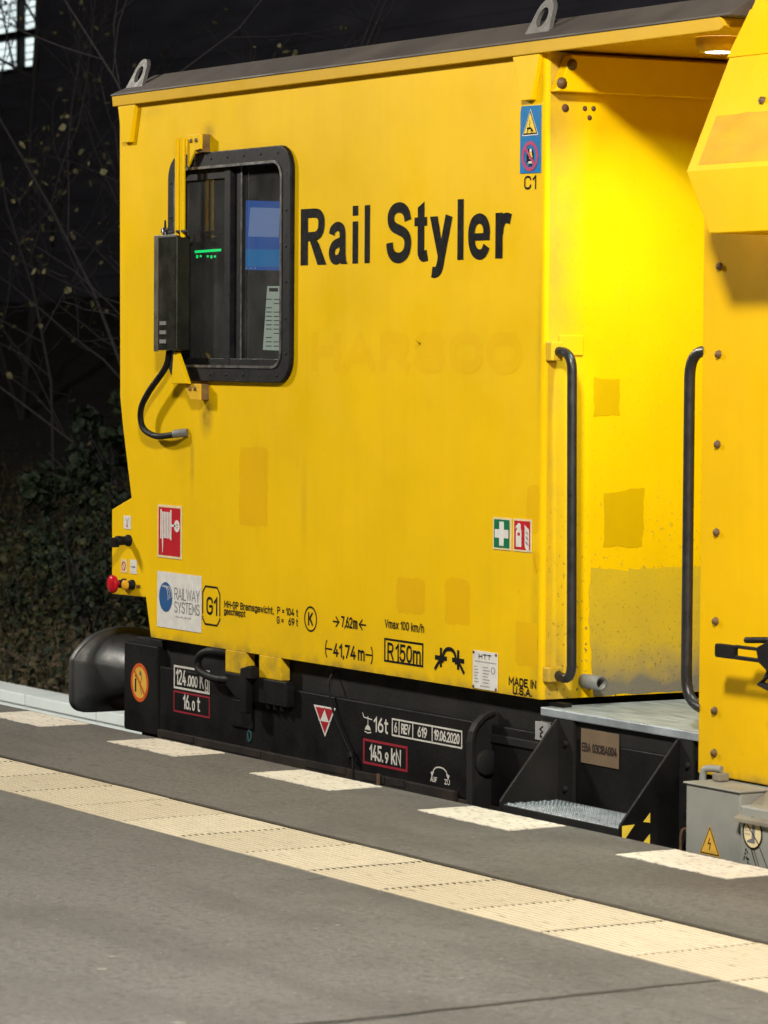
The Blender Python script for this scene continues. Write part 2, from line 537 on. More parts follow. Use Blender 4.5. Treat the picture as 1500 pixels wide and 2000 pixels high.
def tag(o, label=None, cat=None, group=None, kind=None):
    for k, v in (('label', label), ('category', cat), ('group', group), ('kind', kind)):
        if v:
            o[k] = v
    return o


def empty(name, loc, label, cat, group=None):
    o = bpy.data.objects.new(name, None)
    o.empty_display_size = 0.2
    COL.objects.link(o)
    o.location = loc
    BASE[o.name] = Vector(loc)
    return tag(o, label, cat, group)


def rect(x0, z0, x1, z1):
    return [(x0, z0), (x1, z0), (x1, z1), (x0, z1)]


def rrect(x0, z0, x1, z1, r, n=6):
    out = []
    for cx, cz, a in ((x1 - r, z0 + r, -90), (x1 - r, z1 - r, 0), (x0 + r, z1 - r, 90), (x0 + r, z0 + r, 180)):
        for i in range(n + 1):
            t = R(a + 90 * i / n)
            out.append((cx + r * math.cos(t), cz + r * math.sin(t)))
    return out


def ell(cx, cz, rx, rz, n=28, a0=0, a1=360):
    full = abs(a1 - a0) >= 360
    k = n if full else n + 1
    return [(cx + rx * math.cos(R(a0 + (a1 - a0) * i / n)), cz + rz * math.sin(R(a0 + (a1 - a0) * i / n))) for i in range(k)]


def jag(poly, amp, step, seed):
    rd = random.Random(seed)
    out = []
    for i in range(len(poly)):
        a, b = Vector(poly[i]), Vector(poly[(i + 1) % len(poly)])
        k = max(1, int((b - a).length / step))
        for j in range(k):
            q = a.lerp(b, j / k)
            out.append((q.x + rd.uniform(-amp, amp), q.y + rd.uniform(-amp, amp)))
    return out


# ------------------------------------------------------------------ stroke lettering (DIN-like and grotesque shapes)
def A_(cx, cy, rx, ry, a0, a1, n=12):
    e = 0.86
    out = []
    for i in range(n + 1):
        t = R(a0 + (a1 - a0) * i / n)
        c_, s_ = math.cos(t), math.sin(t)
        out.append((cx + rx * math.copysign(abs(c_) ** e, c_), cy + ry * math.copysign(abs(s_) ** e, s_)))
    return out


def OV(cx, cy, rx, ry):
    return A_(cx, cy, rx, ry, 0, 360, 26)


GL = {
    'A': (.56, [[(0, 0), (.28, 1), (.56, 0)], [(.12, .3), (.44, .3)]]),
    'B': (.5, [[(0, 0), (0, 1), (.25, 1)] + A_(.25, .77, .23, .23, 90, -90) + [(0, .54)], [(.25, .54)] + A_(.25, .27, .25, .27, 90, -90) + [(0, 0)]]),
    'C': (.5, [A_(.25, .68, .25, .32, 12, 180) + A_(.25, .32, .25, .32, 180, 348)]),
    'D': (.5, [[(0, 0), (0, 1), (.22, 1)] + A_(.22, .7, .28, .3, 90, 0) + A_(.22, .3, .28, .3, 0, -90) + [(0, 0)]]),
    'E': (.42, [[(.42, 1), (0, 1), (0, 0), (.42, 0)], [(0, .52), (.36, .52)]]),
    'F': (.42, [[(.42, 1), (0, 1), (0, 0)], [(0, .5), (.36, .5)]]),
    'G': (.5, [A_(.25, .68, .25, .32, 12, 180) + A_(.25, .32, .25, .32, 180, 360) + [(.5, .48), (.27, .48)]]),
    'H': (.5, [[(0, 0), (0, 1)], [(.5, 0), (.5, 1)], [(0, .52), (.5, .52)]]),
    'I': (.0, [[(0, 0), (0, 1)]]),
    'K': (.5, [[(0, 0), (0, 1)], [(.48, 1), (0, .38)], [(.17, .58), (.5, 0)]]),
    'L': (.42, [[(0, 1), (0, 0), (.42, 0)]]),
    'M': (.64, [[(0, 0), (0, 1), (.32, .3), (.64, 1), (.64, 0)]]),
    'N': (.5, [[(0, 0), (0, 1), (.5, 0), (.5, 1)]]),
    'O': (.54, [OV(.27, .5, .27, .5)]),
    'P': (.48, [[(0, 0), (0, 1), (.24, 1)] + A_(.24, .74, .24, .26, 90, -90) + [(0, .48)]]),
    'R': (.5, [[(0, 0), (0, 1), (.25, 1)] + A_(.25, .74, .24, .26, 90, -90) + [(0, .48)], [(.27, .48), (.5, 0)]]),
    'S': (.5, [A_(.25, .755, .235, .245, 15, 245) + A_(.25, .26, .25, .26, 65, -168)]),
    'T': (.5, [[(0, 1), (.5, 1)], [(.25, 1), (.25, 0)]]),
    'U': (.5, [[(0, 1), (0, .27)] + A_(.25, .27, .25, .27, 180, 360) + [(.5, 1)]]),
    'V': (.54, [[(0, 1), (.27, 0), (.54, 1)]]),
    'W': (.8, [[(0, 1), (.2, 0), (.4, .9), (.6, 0), (.8, 1)]]),
    'Y': (.54, [[(0, 1), (.27, .45), (.54, 1)], [(.27, .45), (.27, 0)]]),
    'Z': (.46, [[(0, 1), (.46, 1), (0, 0), (.46, 0)]]),
    'a': (.42, [A_(.2, .5, .2, .23, 160, 0) + [(.4, .08), (.43, 0)], [(.4, .43), (.2, .39)] + A_(.19, .195, .19, .195, 90, 270) + [(.28, .02), (.4, .16)]]),
    'c': (.42, [A_(.21, .5, .21, .23, 20, 180) + A_(.21, .23, .21, .23, 180, 340)]),
    'e': (.44, [[(.02, .37), (.44, .37), (.44, .47)] + A_(.22, .47, .22, .26, 0, 180) + A_(.22, .24, .22, .24, 180, 335)]),
    'g': (.42, [OV(.21, .37, .21, .36), [(.42, .73), (.42, -.08)] + A_(.21, -.08, .21, .19, 0, -160)]),
    'h': (.4, [[(0, 0), (0, 1)], [(0, .5)] + A_(.2, .5, .2, .23, 180, 0) + [(.4, 0)]]),
    'i': (.0, [[(0, 0), (0, .65)], [(0, 1.0), (0, 1.012)]]),
    'k': (.4, [[(0, 0), (0, 1)], [(.38, .73), (0, .29)], [(.13, .44), (.4, 0)]]),
    'l': (.0, [[(0, 0), (0, 1)]]),
    'm': (.66, [[(0, 0), (0, .73)], [(0, .52)] + A_(.165, .54, .165, .19, 180, 0) + [(.33, 0)], [(.33, .52)] + A_(.495, .54, .165, .19, 180, 0) + [(.66, 0)]]),
    'n': (.4, [[(0, 0), (0, .73)], [(0, .5)] + A_(.2, .5, .2, .23, 180, 0) + [(.4, 0)]]),
    'p': (.42, [[(0, -.27), (0, .73)], OV(.21, .365, .21, .365)]),
    'r': (.24, [[(0, 0), (0, .73)], [(0, .45)] + A_(.21, .47, .21, .25, 180, 82)]),
    's': (.37, [A_(.185, .545, .175, .185, 15, 245) + A_(.185, .19, .185, .19, 65, -165)]),
    't': (.28, [[(.1, .96), (.1, .14)] + A_(.24, .14, .14, .14, 180, 275), [(0, .73), (.27, .73)]]),
    'w': (.6, [[(0, .73), (.15, 0), (.3, .68), (.45, 0), (.6, .73)]]),
    'x': (.4, [[(0, 0), (.4, .73)], [(0, .73), (.4, 0)]]),
    'y': (.44, [[(0, .73), (.225, .02)], [(.44, .73), (.2, -.12), (.13, -.25), (.02, -.26)]]),
    '0': (.46, [OV(.23, .5, .23, .5)]),
    '1': (.2, [[(0, .76), (.2, 1), (.2, 0)]]),
    '2': (.46, [A_(.23, .74, .23, .26, 165, -25) + [(0, 0), (.47, 0)]]),
    '3': (.46, [A_(.22, .765, .21, .235, 150, -90), A_(.22, .265, .24, .265, 90, -155)]),
    '4': (.5, [[(.3, 1), (0, .24), (.5, .24)], [(.36, .5), (.36, 0)]]),
    '5': (.46, [[(.43, 1), (.06, 1), (.03, .52)] + A_(.22, .32, .24, .32, 125, -155)]),
    '6': (.46, [OV(.23, .29, .23, .29), [(.01, .34), (.06, .6), (.30, 1)]]),
    '7': (.45, [[(0, 1), (.45, 1), (.15, 0)]]),
    '8': (.46, [OV(.23, .77, .2, .23), OV(.23, .27, .23, .27)]),
    '9': (.46, [OV(.23, .71, .23, .29), [(.45, .66), (.40, .4), (.16, 0)]]),
    '.': (.0, [[(0, 0), (0, .015)]]),
    ',': (.04, [[(.05, .03), (0, -.13)]]),
    '-': (.22, [[(0, .42), (.22, .42)]]),
    '=': (.3, [[(0, .6), (.3, .6)], [(0, .32), (.3, .32)]]),
    '/': (.34, [[(0, -.04), (.34, 1.04)]]),
}


def thicken(mb, pts, t, y, m=0, plane='y', square=True):
    P = [Vector(q) for q in pts]
    Q = [P[0]]
    for q in P[1:]:
        if (q - Q[-1]).length > 1e-5:
            Q.append(q)
    closed = len(Q) > 3 and (Q[0] - Q[-1]).length < t * 0.2
    if closed:
        Q = Q[:-1]
    elif square and len(Q) > 1:
        Q[0] = Q[0] + (Q[0] - Q[1]).normalized() * t / 2
        Q[-1] = Q[-1] + (Q[-1] - Q[-2]).normalized() * t / 2
    n = len(Q)
    L, Rr = [], []
    for i in range(n):
        if closed:
            a, b = (Q[i] - Q[i - 1]).normalized(), (Q[(i + 1) % n] - Q[i]).normalized()
        else:
            a = (Q[i] - Q[i - 1]).normalized() if i else (Q[1] - Q[0]).normalized()
            b = (Q[i + 1] - Q[i]).normalized() if i < n - 1 else a
        na, nb = Vector((-a.y, a.x)), Vector((-b.y, b.x))
        mm = (na + nb)
        if mm.length < 1e-4:
            mm = na
        mm.normalize()
        k = min(1.0 / max(mm.dot(na), 0.35), 2.2)
        L.append(Q[i] + mm * k * t / 2)
        Rr.append(Q[i] - mm * k * t / 2)
    for i in range(n if closed else n - 1):
        j = (i + 1) % n
        y += -0.000012 if plane == 'y' else 0.000012
        q = [L[i], Rr[i], Rr[j], L[j]]
        if plane == 'y':
            mb.flat([(v.x, v.y) for v in q], y, m)
        else:
            mb.flatx([(v.x, v.y) for v in q], y, m)


def text_into(mb, s, x0, z0, x1, cap, t, y, m=0, gap=0.22, shear=0.0, plane='y', space=0.34):
    """write s from x0 to x1 with its foot on z0; t = stroke in metres"""
    adv, n = 0.0, len(s)
    pos = []
    for i, ch in enumerate(s):
        if ch == ' ':
            adv += space
            pos.append(None)
            continue
        pos.append(adv)
        adv += GL[ch][0] + gap
    adv -= gap
    sx = (x1 - x0 - t) / max(adv, 1e-6)
    k = 0
    for ch, a in zip(s, pos):
        if a is None:
            continue
        for st in GL[ch][1]:
            pts = [(x0 + t / 2 + (a + px) * sx, z0 + t / 2 + pz * (cap - t) + shear * (a + px) * sx) for px, pz in st]
            k += 1
            thicken(mb, pts, t, y - 0.00003 * k if plane == 'y' else y + 0.00003 * k, m, plane)


def spl(pts, n=5):
    P = [Vector(q) for q in pts]
    out = []
    for i in range(len(P) - 1):
        a, b, c, d = P[max(i - 1, 0)], P[i], P[i + 1], P[min(i + 2, len(P) - 1)]
        for k in range(n):
            t = k / n
            q = 0.5 * ((2 * b) + (c - a) * t + (2 * a - 5 * b + 4 * c - d) * t * t + (3 * b - a - 3 * c + d) * t ** 3)
            out.append((q.x, q.y))
    return out + [tuple(P[-1])]


# heavy grotesque letters for the big title: (width, [(stroke width, path)], [filled outlines])
BOLD = {
    'R': (.66, [(.195, [(.0975, 0), (.0975, 1)]), (.165, [(.09, .9175), (.34, .9175)] + spl([(.34, .9175), (.46, .90), (.535, .82), (.545, .71), (.52, .60), (.45, .53), (.36, .505)]) + [(.09, .505)])],
          [[(.24, .44), (.40, .47), (.49, .36), (.68, 0), (.45, 0), (.33, .25)]]),
    'a': (.53, [(.165, spl([(.09, .52), (.13, .61), (.25, .66), (.36, .62), (.39, .52)]) + [(.39, .2)]), (.165, spl([(.40, .40), (.28, .375), (.16, .33), (.095, .22), (.13, .11), (.22, .075), (.33, .12), (.40, .24)]))],
          [[(.31, .30), (.475, .40), (.475, .16), (.49, .06), (.53, 0), (.345, 0), (.32, .09)]]),
    'i': (.19, [(.19, [(.095, 0), (.095, .73)]), (.19, [(.095, .83), (.095, 1)])], []),
    'l': (.19, [(.19, [(.095, 0), (.095, 1)])], []),
    'S': (.66, [(.18, spl([(.565, .695), (.53, .82), (.44, .90), (.32, .925), (.19, .89), (.115, .79), (.125, .67), (.20, .595), (.33, .545), (.46, .495), (.545, .42), (.57, .30), (.53, .17), (.44, .095), (.325, .07), (.19, .10), (.105, .20), (.08, .33)], 4))], []),
    't': (.37, [(.19, [(.185, .90), (.185, .24)] + spl([(.185, .24), (.19, .14), (.235, .09), (.30, .085), (.37, .10)])), (.145, [(0, .665), (.355, .665)])], [[(.09, .86), (.09, .90), (.28, 1.0), (.28, .86)]]),
    'y': (.60, [(.185, [(.5, .74), (.30, .04)] + spl([(.30, .04), (.27, -.08), (.22, -.165), (.14, -.195), (.06, -.185)]))], [[(0, .74), (.205, .74), (.325, .26), (.37, .02), (.24, -.02)]]),
    'e': (.56, [(.17, spl([(.475, .40), (.465, .52), (.40, .625), (.285, .665), (.165, .62), (.10, .50), (.09, .36), (.115, .22), (.185, .115), (.30, .075), (.41, .11), (.475, .21)], 4)), (.12, [(.12, .365), (.555, .365)])], []),
    'r': (.40, [(.19, [(.095, 0), (.095, .74)]), (.17, spl([(.12, .40), (.145, .54), (.21, .63), (.30, .65), (.395, .625)]))], []),
}


def bold_letter(ch, x0, x1, z0, cap, y, mat, parent):
    w, strokes, fills = BOLD[ch]
    # outlines are swept in letter space and then scaled, so curves keep their weight
    tmp = MB()
    for t, path in strokes:
        thicken(tmp, path, t, 0.0, 0, 'y', square=False)
    for f in fills:
        tmp.flat(f, -0.002)
    mb = MB()
    k = (x1 - x0) / w
    for i, f in enumerate(tmp.f):
        q = [tmp.v[j] for j in f]
        mb.face([(x0 + vx * k, y - 0.000012 * i, z0 + vz * cap) for vx, vy, vz in q])
    return mb.build('letter', mat, parent)


def lettering(s, x0, z0, x1, cap, t, y, mat, parent, name='lettering', label=None, gap=0.22, space=0.34, split=False):
    if split:
        adv = 0.0
        tot = sum(space if ch == ' ' else GL[ch][0] + gap for ch in s) - gap
        sx_ = (x1 - x0 - t) / tot
        for ch in s:
            if ch == ' ':
                adv += space
                continue
            mb = MB()
            text_into(mb, ch, x0 + adv * sx_, z0, x0 + adv * sx_ + GL[ch][0] * sx_ + t, cap, t, y)
            o = mb.build('letter', mat, parent)
            if label:
                o['label'] = label
            adv += GL[ch][0] + gap
        return
    mb = MB()
    text_into(mb, s, x0, z0, x1, cap, t, y, 0, gap, space=space)
    o = mb.build(name, mat, parent)
    if label:
        o['label'] = label
    return o


# ================================================================== SETTING
mb = MB()
mb.box(-150, 150, -60, 150, -1.15, -0.98)
tag(mb.build('ground', 'ballast'), kind='structure')

# platform body, paving slabs with a rough seam, painted marks and tactile slabs
mb = MB()
mb.box(-45, 45, -14, -0.012, -0.975, -0.026)
platform = tag(mb.build('platform', 'concrete_edge'), kind='structure')
rd = random.Random(4)
seam = [(-14 + i * (12.786 / 160), 3.034 + 0.006 * math.sin(i * 0.31) + rd.uniform(-0.004, 0.004)) for i in range(161)]
near1 = [(-45, -14)] + [(x - rd.uniform(0.004, 0.010), y) for y, x in seam] + [(-45, -1.214)]
near2 = [(x + rd.uniform(0.001, 0.004), y) for y, x in seam] + [(45, -1.214), (45, -14)]
for poly in (near1, near2):
    mb = MB()
    mb.prism(poly, 'z', -0.026, 0.0)
    mb.build('asphalt_paving', 'asphalt', platform)
mb = MB()
mb.prism([(-45, -0.792)] + [(-45 + i * 0.25, -0.792 + rd.uniform(-0.003, 0.003)) for i in range(1, 360)] + [(45, -0.792), (45, 0)]
         + [(45 - i * 0.25, rd.uniform(-0.003, 0.003)) for i in range(1, 360)] + [(-45, 0)], 'z', -0.026, 0.0)
mb.build('asphalt_paving', 'asphalt', platform)
for sgn in (0, 1):
    pts = seam[90:] if sgn == 0 else [(y, x + 0.016 + 0.006 * math.sin(i * .5)) for i, (y, x) in enumerate(seam[118:158])]
    wd = 0.011 if sgn == 0 else 0.003
    mb = MB()
    lft = [(x - wd * rd.uniform(.4, 1.3), y) for y, x in pts]
    rgt = [(x + wd * rd.uniform(.3, 1.0), y) for y, x in pts]
    for i in range(len(pts) - 1):
        mb.face([(lft[i][0], lft[i][1], .0012), (rgt[i][0], rgt[i][1], .0012), (rgt[i + 1][0], rgt[i + 1][1], .0012), (lft[i + 1][0], lft[i + 1][1], .0012)])
    mb.build('tar_seam', 'tar', platform)
mb = MB()
yy_ = [(-.8060 + rd.uniform(-.002, .002), -.783 + rd.uniform(-.004, .005)) for i in range(241)]
for i in range(240):
    xa, xb = -6 + i * .06, -5.94 + i * .06
    mb.face([(xa, yy_[i][0], .0014), (xb, yy_[i + 1][0], .0014), (xb, yy_[i + 1][1], .0014), (xa, yy_[i][1], .0014)])
mb.build('tar_seam', 'tar', platform)
for i in range(-6, 10):
    x = 1.155 + 1.146 * (i - 4) + rd.uniform(-0.01, 0.01)
    if x < -8 or x > 9:
        continue
    mb = MB()
    mb.prism(jag([(x, -0.236), (x + 0.558, -0.236), (x + 0.553, -0.02), (x + 0.001, -0.02)], 0.0045, 0.02, 50 + i), 'z', 0.0005, 0.0035)
    mb.build('edge_marking', 'mark_paint', platform)
tile_me = None
TP = 0.4095
for i in range(-12, 16):
    if tile_me is None:
        mb = MB()
        prof = [(0.0, -0.02)]
        for k in range(18):
            y = 0.002 + k * 0.0222
            prof += [(y, 0.0), (y + 0.002, 0.0032), (y + 0.0115, 0.0032), (y + 0.0135, 0.0)]
        prof += [(0.403, -0.02)]
        mb.prism(prof, 'x', 0.0, TP - 0.006)
        t = mb.build('tactile_tile', 'tactile', platform)
        tile_me = t.data
    else:
        t = bpy.data.objects.new('tactile_tile', tile_me)
        COL.objects.link(t)
        t.parent = platform
    if i == -12:
        mb = MB()
        for k in range(17):
            y0_ = .0200 + k * .0222
            rr_ = rd.uniform(.0035, .0055)
            mb.prism([(-.003 + math.cos(R(a)) * .0085 * rd.uniform(.5, 1.3), y0_ + rr_ * math.sin(R(a))) for a in range(0, 360, 60)], 'z', -.004, .0030)
        dirt = tag(mb.build('joint_dirt', 'tar', platform), kind='stuff')
        dirt.location = (1.428 + i * TP, -1.2115, 0)
    else:
        d2 = dirt.copy()
        COL.objects.link(d2)
        d2.location = (1.428 + i * TP, -1.2115, rd.choice((0, 0, 0, -.0022, .0006)))
    t.location = (1.428 + i * TP, -1.2115 + rd.uniform(-0.001, 0.001), rd.uniform(-0.001, 0.0008))
# trodden specks
for (x, y, r) in ((-0.9, -1.95, .016), (1.9, -1.62, .013), (2.05, -2.35, .02), (2.2, -2.45, .022), (0.65, -0.42, .01), (1.2, -2.1, .012), (-0.2, -2.15, .008), (0.1, -2.6, .01), (2.72, -1.75, .014), (2.9, -2.6, .025)):
    mb = MB()
    r *= 0.55
    mb.prism(jag([(x + r * math.cos(R(a)) * 1.4, y + r * math.sin(R(a))) for a in range(0, 360, 40)], r * 0.2, 1, int(r * 9999)), 'z', 0.0004, 0.0022)
    mb.build('gum_spot', 'gum', platform)

# track, pale cable trough along the far side
for yy in (0.95, 2.385):
    mb = MB()
    for (a, b, z0, z1) in ((-0.075, 0.075, -0.98, -0.965), (-0.01, 0.01, -0.965, -0.85), (-0.036, 0.036, -0.85, -0.81)):
        mb.box(-60, 40, yy + a, yy + b, z0, z1)
    tag(mb.build('track_rail', 'rust'), kind='structure')
trough = empty('cable_trough', (-9, 3.1, -0.98), 'pale concrete cable trough beyond the buffer at the far side of the track', 'cable trough')
x = -21.0
k = 0
while x < 3:
    mb = MB()
    mb.box(x + 0.006, x + 0.994, 2.99, 3.23, -0.70, -0.63)
    mb.build('cover_slab', 'concrete_pale', trough, bevel=0.006)
    mb = MB()
    mb.box(x + 0.004, x + 0.996, 3.003, 3.217, -0.98, -0.70)
    mb.build('side_wall', 'concrete_pale', trough)
    x += 1.0


def ground_z(x, y):
    t = max(0.0, y - 3.3)
    z = -0.74 + 0.10 * t + 0.010 * t * t
    return min(z, 2.2) + 0.10 * math.sin(x * 0.9 + y * 1.3) * min(1, t) + 0.05 * math.sin(x * 2.7 - y * 2.1) * min(1, t)


mb = MB()
nx, ny = 90, 34
V = []
for j in range(ny):
    y = 3.26 + 36 * (j / (ny - 1)) ** 1.8
    for i in range(nx):
        xx = -75 + 90 * i / (nx - 1)
        V.append((xx, y, ground_z(xx, y)))
mb.raw(V, [(j * nx + i, j * nx + i + 1, (j + 1) * nx + i + 1, (j + 1) * nx + i) for j in range(ny - 1) for i in range(nx - 1)], 0, True)
tag(mb.build('embankment', 'soil'), kind='structure')


def leaf(mb, c, size, rd, m=0, flatness=0.0):
    # pointed leaf folded along its midrib
    a = Vector((rd.uniform(-1, 1), rd.uniform(-1, 1), rd.uniform(-1, 1) * (1 - flatness))).normalized()
    b = a.cross(Vector((rd.uniform(-1, 1), rd.uniform(-1, 1), rd.uniform(-1, 1)))).normalized()
    c = Vector(c)
    w = size * rd.uniform(0.32, 0.5)
    n_ = a.cross(b) * size * 0.12
    t0, t1, md = c - a * size * 0.5, c + a * size * 0.5, c - n_
    mb.face([t0, c - a * size * 0.2 + b * w * .9, c + a * size * .15 + b * w * .7, t1, md], m)
    mb.face([t0, md, t1, c + a * size * .15 - b * w * .7, c - a * size * 0.2 - b * w * .9], m)


# undergrowth: leaf litter, dry grass, low weeds
rd = random.Random(21)
mb = MB()
for k in range(19000):
    y = 3.3 + 6.0 * rd.random() ** 1.4
    cx = 9.87 - (y + 6.2) * 2.05
    x = cx + rd.uniform(-5.0, 4.0)
    z = ground_z(x, y)
    q = rd.random()
    if q < 0.45:
        leaf(mb, (x, y, z + rd.uniform(0.01, 0.10)), rd.uniform(0.03, 0.075), rd, 0 if rd.random() < 0.8 else 2, 0.6)
    elif q < 0.8:
        h = rd.uniform(0.06, 0.26)
        lx, ly = rd.uniform(-0.12, 0.12), rd.uniform(-0.12, 0.12)
        b = Vector((x, y, z))
        wv = Vector((rd.uniform(-1, 1), rd.uniform(-1, 1), 0)).normalized() * 0.004
        mb.face([b - wv, b + wv, b + Vector((lx, ly, h))], 1)
    else:
        hh = rd.random() ** 2 * 0.45
        leaf(mb, (x, y, z + 0.03 + hh), rd.uniform(0.03, 0.06), rd, 3 if rd.random() < 0.7 else 2)
tag(mb.build('undergrowth', ['leaf_dead', 'grass_dry', 'leaf_olive', 'leaf_dark']), 'dry grass, fallen leaves and low weeds on the bank beyond the track', 'undergrowth', kind='stuff')


def shrub(x, y, h, w, n, mats, label, seed, lsize=0.046):
    rd = random.Random(seed)
    z = ground_z(x, y)
    o = empty('shrub', (x, y, z), label, 'shrub', 'shrubs on the bank')
    mb = MB()
    for k in range(7):
        a = rd.uniform(0, 6.28)
        pts = [Vector((x, y, z - 0.05))]
        d = Vector((math.cos(a) * 0.35, math.sin(a) * 0.35, 1))
        for i in range(5):
            d += Vector((rd.uniform(-.25, .25), rd.uniform(-.25, .25), 0))
            pts.append(pts[-1] + d.normalized() * h / 5.5)
        mb.tube(pts, [0.014, 0.012, 0.01, 0.008, 0.006, 0.003], 5)
    mb.build('stem', 'bark', o)
    mb = MB()
    cl = [(x + rd.gauss(0, w * 0.36), y + rd.gauss(0, w * 0.36), z + h * rd.uniform(0.15, 0.95), rd.uniform(0.1, 0.26)) for _ in range(36)]
    for k in range(n):
        c = rd.choice(cl)
        p = Vector((rd.gauss(0, 1), rd.gauss(0, 1), rd.gauss(0, 1))).normalized() * c[3] * rd.random() ** 0.4
        leaf(mb, (c[0] + p.x, c[1] + p.y, max(z + .02, c[2] + p.z)), rd.uniform(0.45, 1.6) * lsize, rd, 0 if rd.random() < 0.85 else 1)
    mb.build('crown', mats, o)


shrub(-12.2, 4.5, 0.95, 0.95, 1700, ['leaf_dark', 'leaf_olive'], 'dark green ivy-like shrub on the bank, left of the cab front', 3)
shrub(-11.1, 4.75, 1.1, 0.6, 1100, ['leaf_olive', 'leaf_pale'], 'yellowish shrub on the bank just behind the control buttons', 5)
shrub(-13.6, 4.6, 0.7, 0.9, 900, ['leaf_olive', 'leaf_dark'], 'olive leafy shrub at the left edge of the photo', 7)
shrub(-14.4, 6.0, 1.5, 1.3, 2200, ['leaf_dark', 'leaf_dark'], 'tall dark shrub higher up the bank', 9, 0.08)


def tree(x, y, stems, label, seed, leaves=60):
    """stems: list of (lean direction x, lean direction y, length, radius)"""
    rd = random.Random(seed)
    z = ground_z(x, y)
    o = empty('bare_tree', (x, y, z), label, 'tree', 'bare trees on the bank')
    mb, lf = MB(), MB()
    tips = []

    def grow(p, d, L, r, depth):
        n = 7 if depth == 0 else 5
        pts, rs = [p], [r]
        for i in range(n):
            d = (d + Vector((rd.gauss(0, .17), rd.gauss(0, .17), rd.gauss(0, .11) + 0.03))).normalized()
            pts.append(pts[-1] + d * L / n)
            rs.append(r * (1 - 0.85 * (i + 1) / n) + 0.0012)
        mb.tube(pts, rs, 5 if depth < 2 else 3, cap=False)
        if depth < 3:
            for k in range((9, 5, 3)[depth]):
                f = rd.uniform(0.25, 0.97)
                i = min(n - 1, int(f * n))
                q = pts[i].lerp(pts[i + 1], f * n - i)
                side = Vector((rd.uniform(-1, 1), rd.uniform(-1, 1), rd.uniform(-.3, .8)))
                grow(q, (d * 0.6 + side * 0.9).normalized(), L * rd.uniform(.22, .45), rs[i] * 0.5, depth + 1)
        else:
            tips.append(pts[-1])
            tips.append(pts[2])
    for sx_, sy_, L, r in stems:
        grow(Vector((x, y, z - .05)), Vector((sx_, sy_, 1)).normalized(), L, r, 0)
    for k in range(leaves * 3):
        q = rd.choice(tips)
        leaf(lf, q + Vector((rd.gauss(0, .03), rd.gauss(0, .03), -0.04)), rd.uniform(0.03, 0.075), rd, 0 if rd.random() < .6 else 1)
    mb.build('trunk', 'bark', o)
    lf.build('crown', ['leaf_pale', 'leaf_olive'], o)


tree(-11.4, 5.4, [(-.45, 0.05, 5.2, .018), (-.2, .1, 5.6, .018), (-.95, .1, 3.6, .012)], 'many-stemmed bare tree leaning left behind the cab front', 31, 110)
tree(-17.6, 6.8, [(.12, 0, 5.5, .016), (.45, 0, 4.6, .014)], 'thin bare tree with few pale leaves at the left edge of the photo', 37, 90)
tree(-14.9, 6.5, [(-.55, 0, 5.6, .020), (-.36, 0, 5.8, .018), (-.85, 0, 4.2, .014)], 'bare sapling between the leaning tree and the left edge', 41, 80)
tree(-9.8, 7.4, [(.1, 0, 6.4, .05), (-.2, .2, 6.2, .04)], 'bare tree standing behind the cab roof', 43, 60)
tree(-27.4, 11.0, [(0.0, 0, 10.5, .05), (.3, .1, 8.0, .03), (-.25, 0, 8.5, .03)], 'dark bare tree in front of the lit windows', 47, 40)

# building with the lit window high at the left
bld = empty('station_building', (-50, 22.5, 1.5), 'dark building behind the trees with one brightly lit window', 'building')
WX0, WX1, WZ0, WZ1 = -58.6, -50.5, 6.7, 9.9
mb = MB()
mb.box(-80, WX0, 22, 22.4, 0, 14)
mb.box(WX1, 5, 22, 22.4, 0, 14)
mb.box(WX0, WX1, 22, 22.4, 0, WZ0)
mb.box(WX0, WX1, 22, 22.4, WZ1, 14)
mb.box(-80, 5, 26, 26.3, 0, 14)
mb.box(-80, 5, 22, 26.3, 14, 14.3)
mb.build('wall', 'facade', bld)
for k in range(26):
    z = 1.9 + k * 0.46
    if WZ0 - 0.1 < z < WZ1 + 0.1:
        continue
    mb = MB()
    mb.box(-79, 4, 21.96, 22.0, z, z + 0.05)
    mb.build('cladding_rail', 'facade', bld)
wf = MB()
wf.box(WX0, WX1, 22.05, 22.15, WZ0, WZ0 + 0.07)
wf.box(WX0, WX1, 22.05, 22.15, WZ1 - 0.07, WZ1)
wf.box(WX0, WX1, 22.05, 22.15, 7.36, 7.50)
for xm in (-50.56, -51.5, -53.2, -54.9, -56.6, -58.5):
    wf.box(xm - 0.06, xm + 0.06, 22.02, 22.16, WZ0, WZ1)
win = wf.build('window', 'facade_frame', bld)
mb = MB()
mb.box(WX0, WX1, 22.42, 22.45, WZ0, WZ1)
mb.build('pane', 'lit_room', win)
mb = MB()
z = WZ0 + 0.1
rd = random.Random(2)
while z < WZ1 - 0.05:
    mb.box(WX0, WX1, 22.2, 22.23, z, z + rd.uniform(0.012, 0.03))
    z += 0.14
tag(mb.build('glazing_bars', 'facade_frame', win), kind='stuff')

# platform lamps along the platform (behind and beside the viewpoint)
LAMP_W = 3350.0


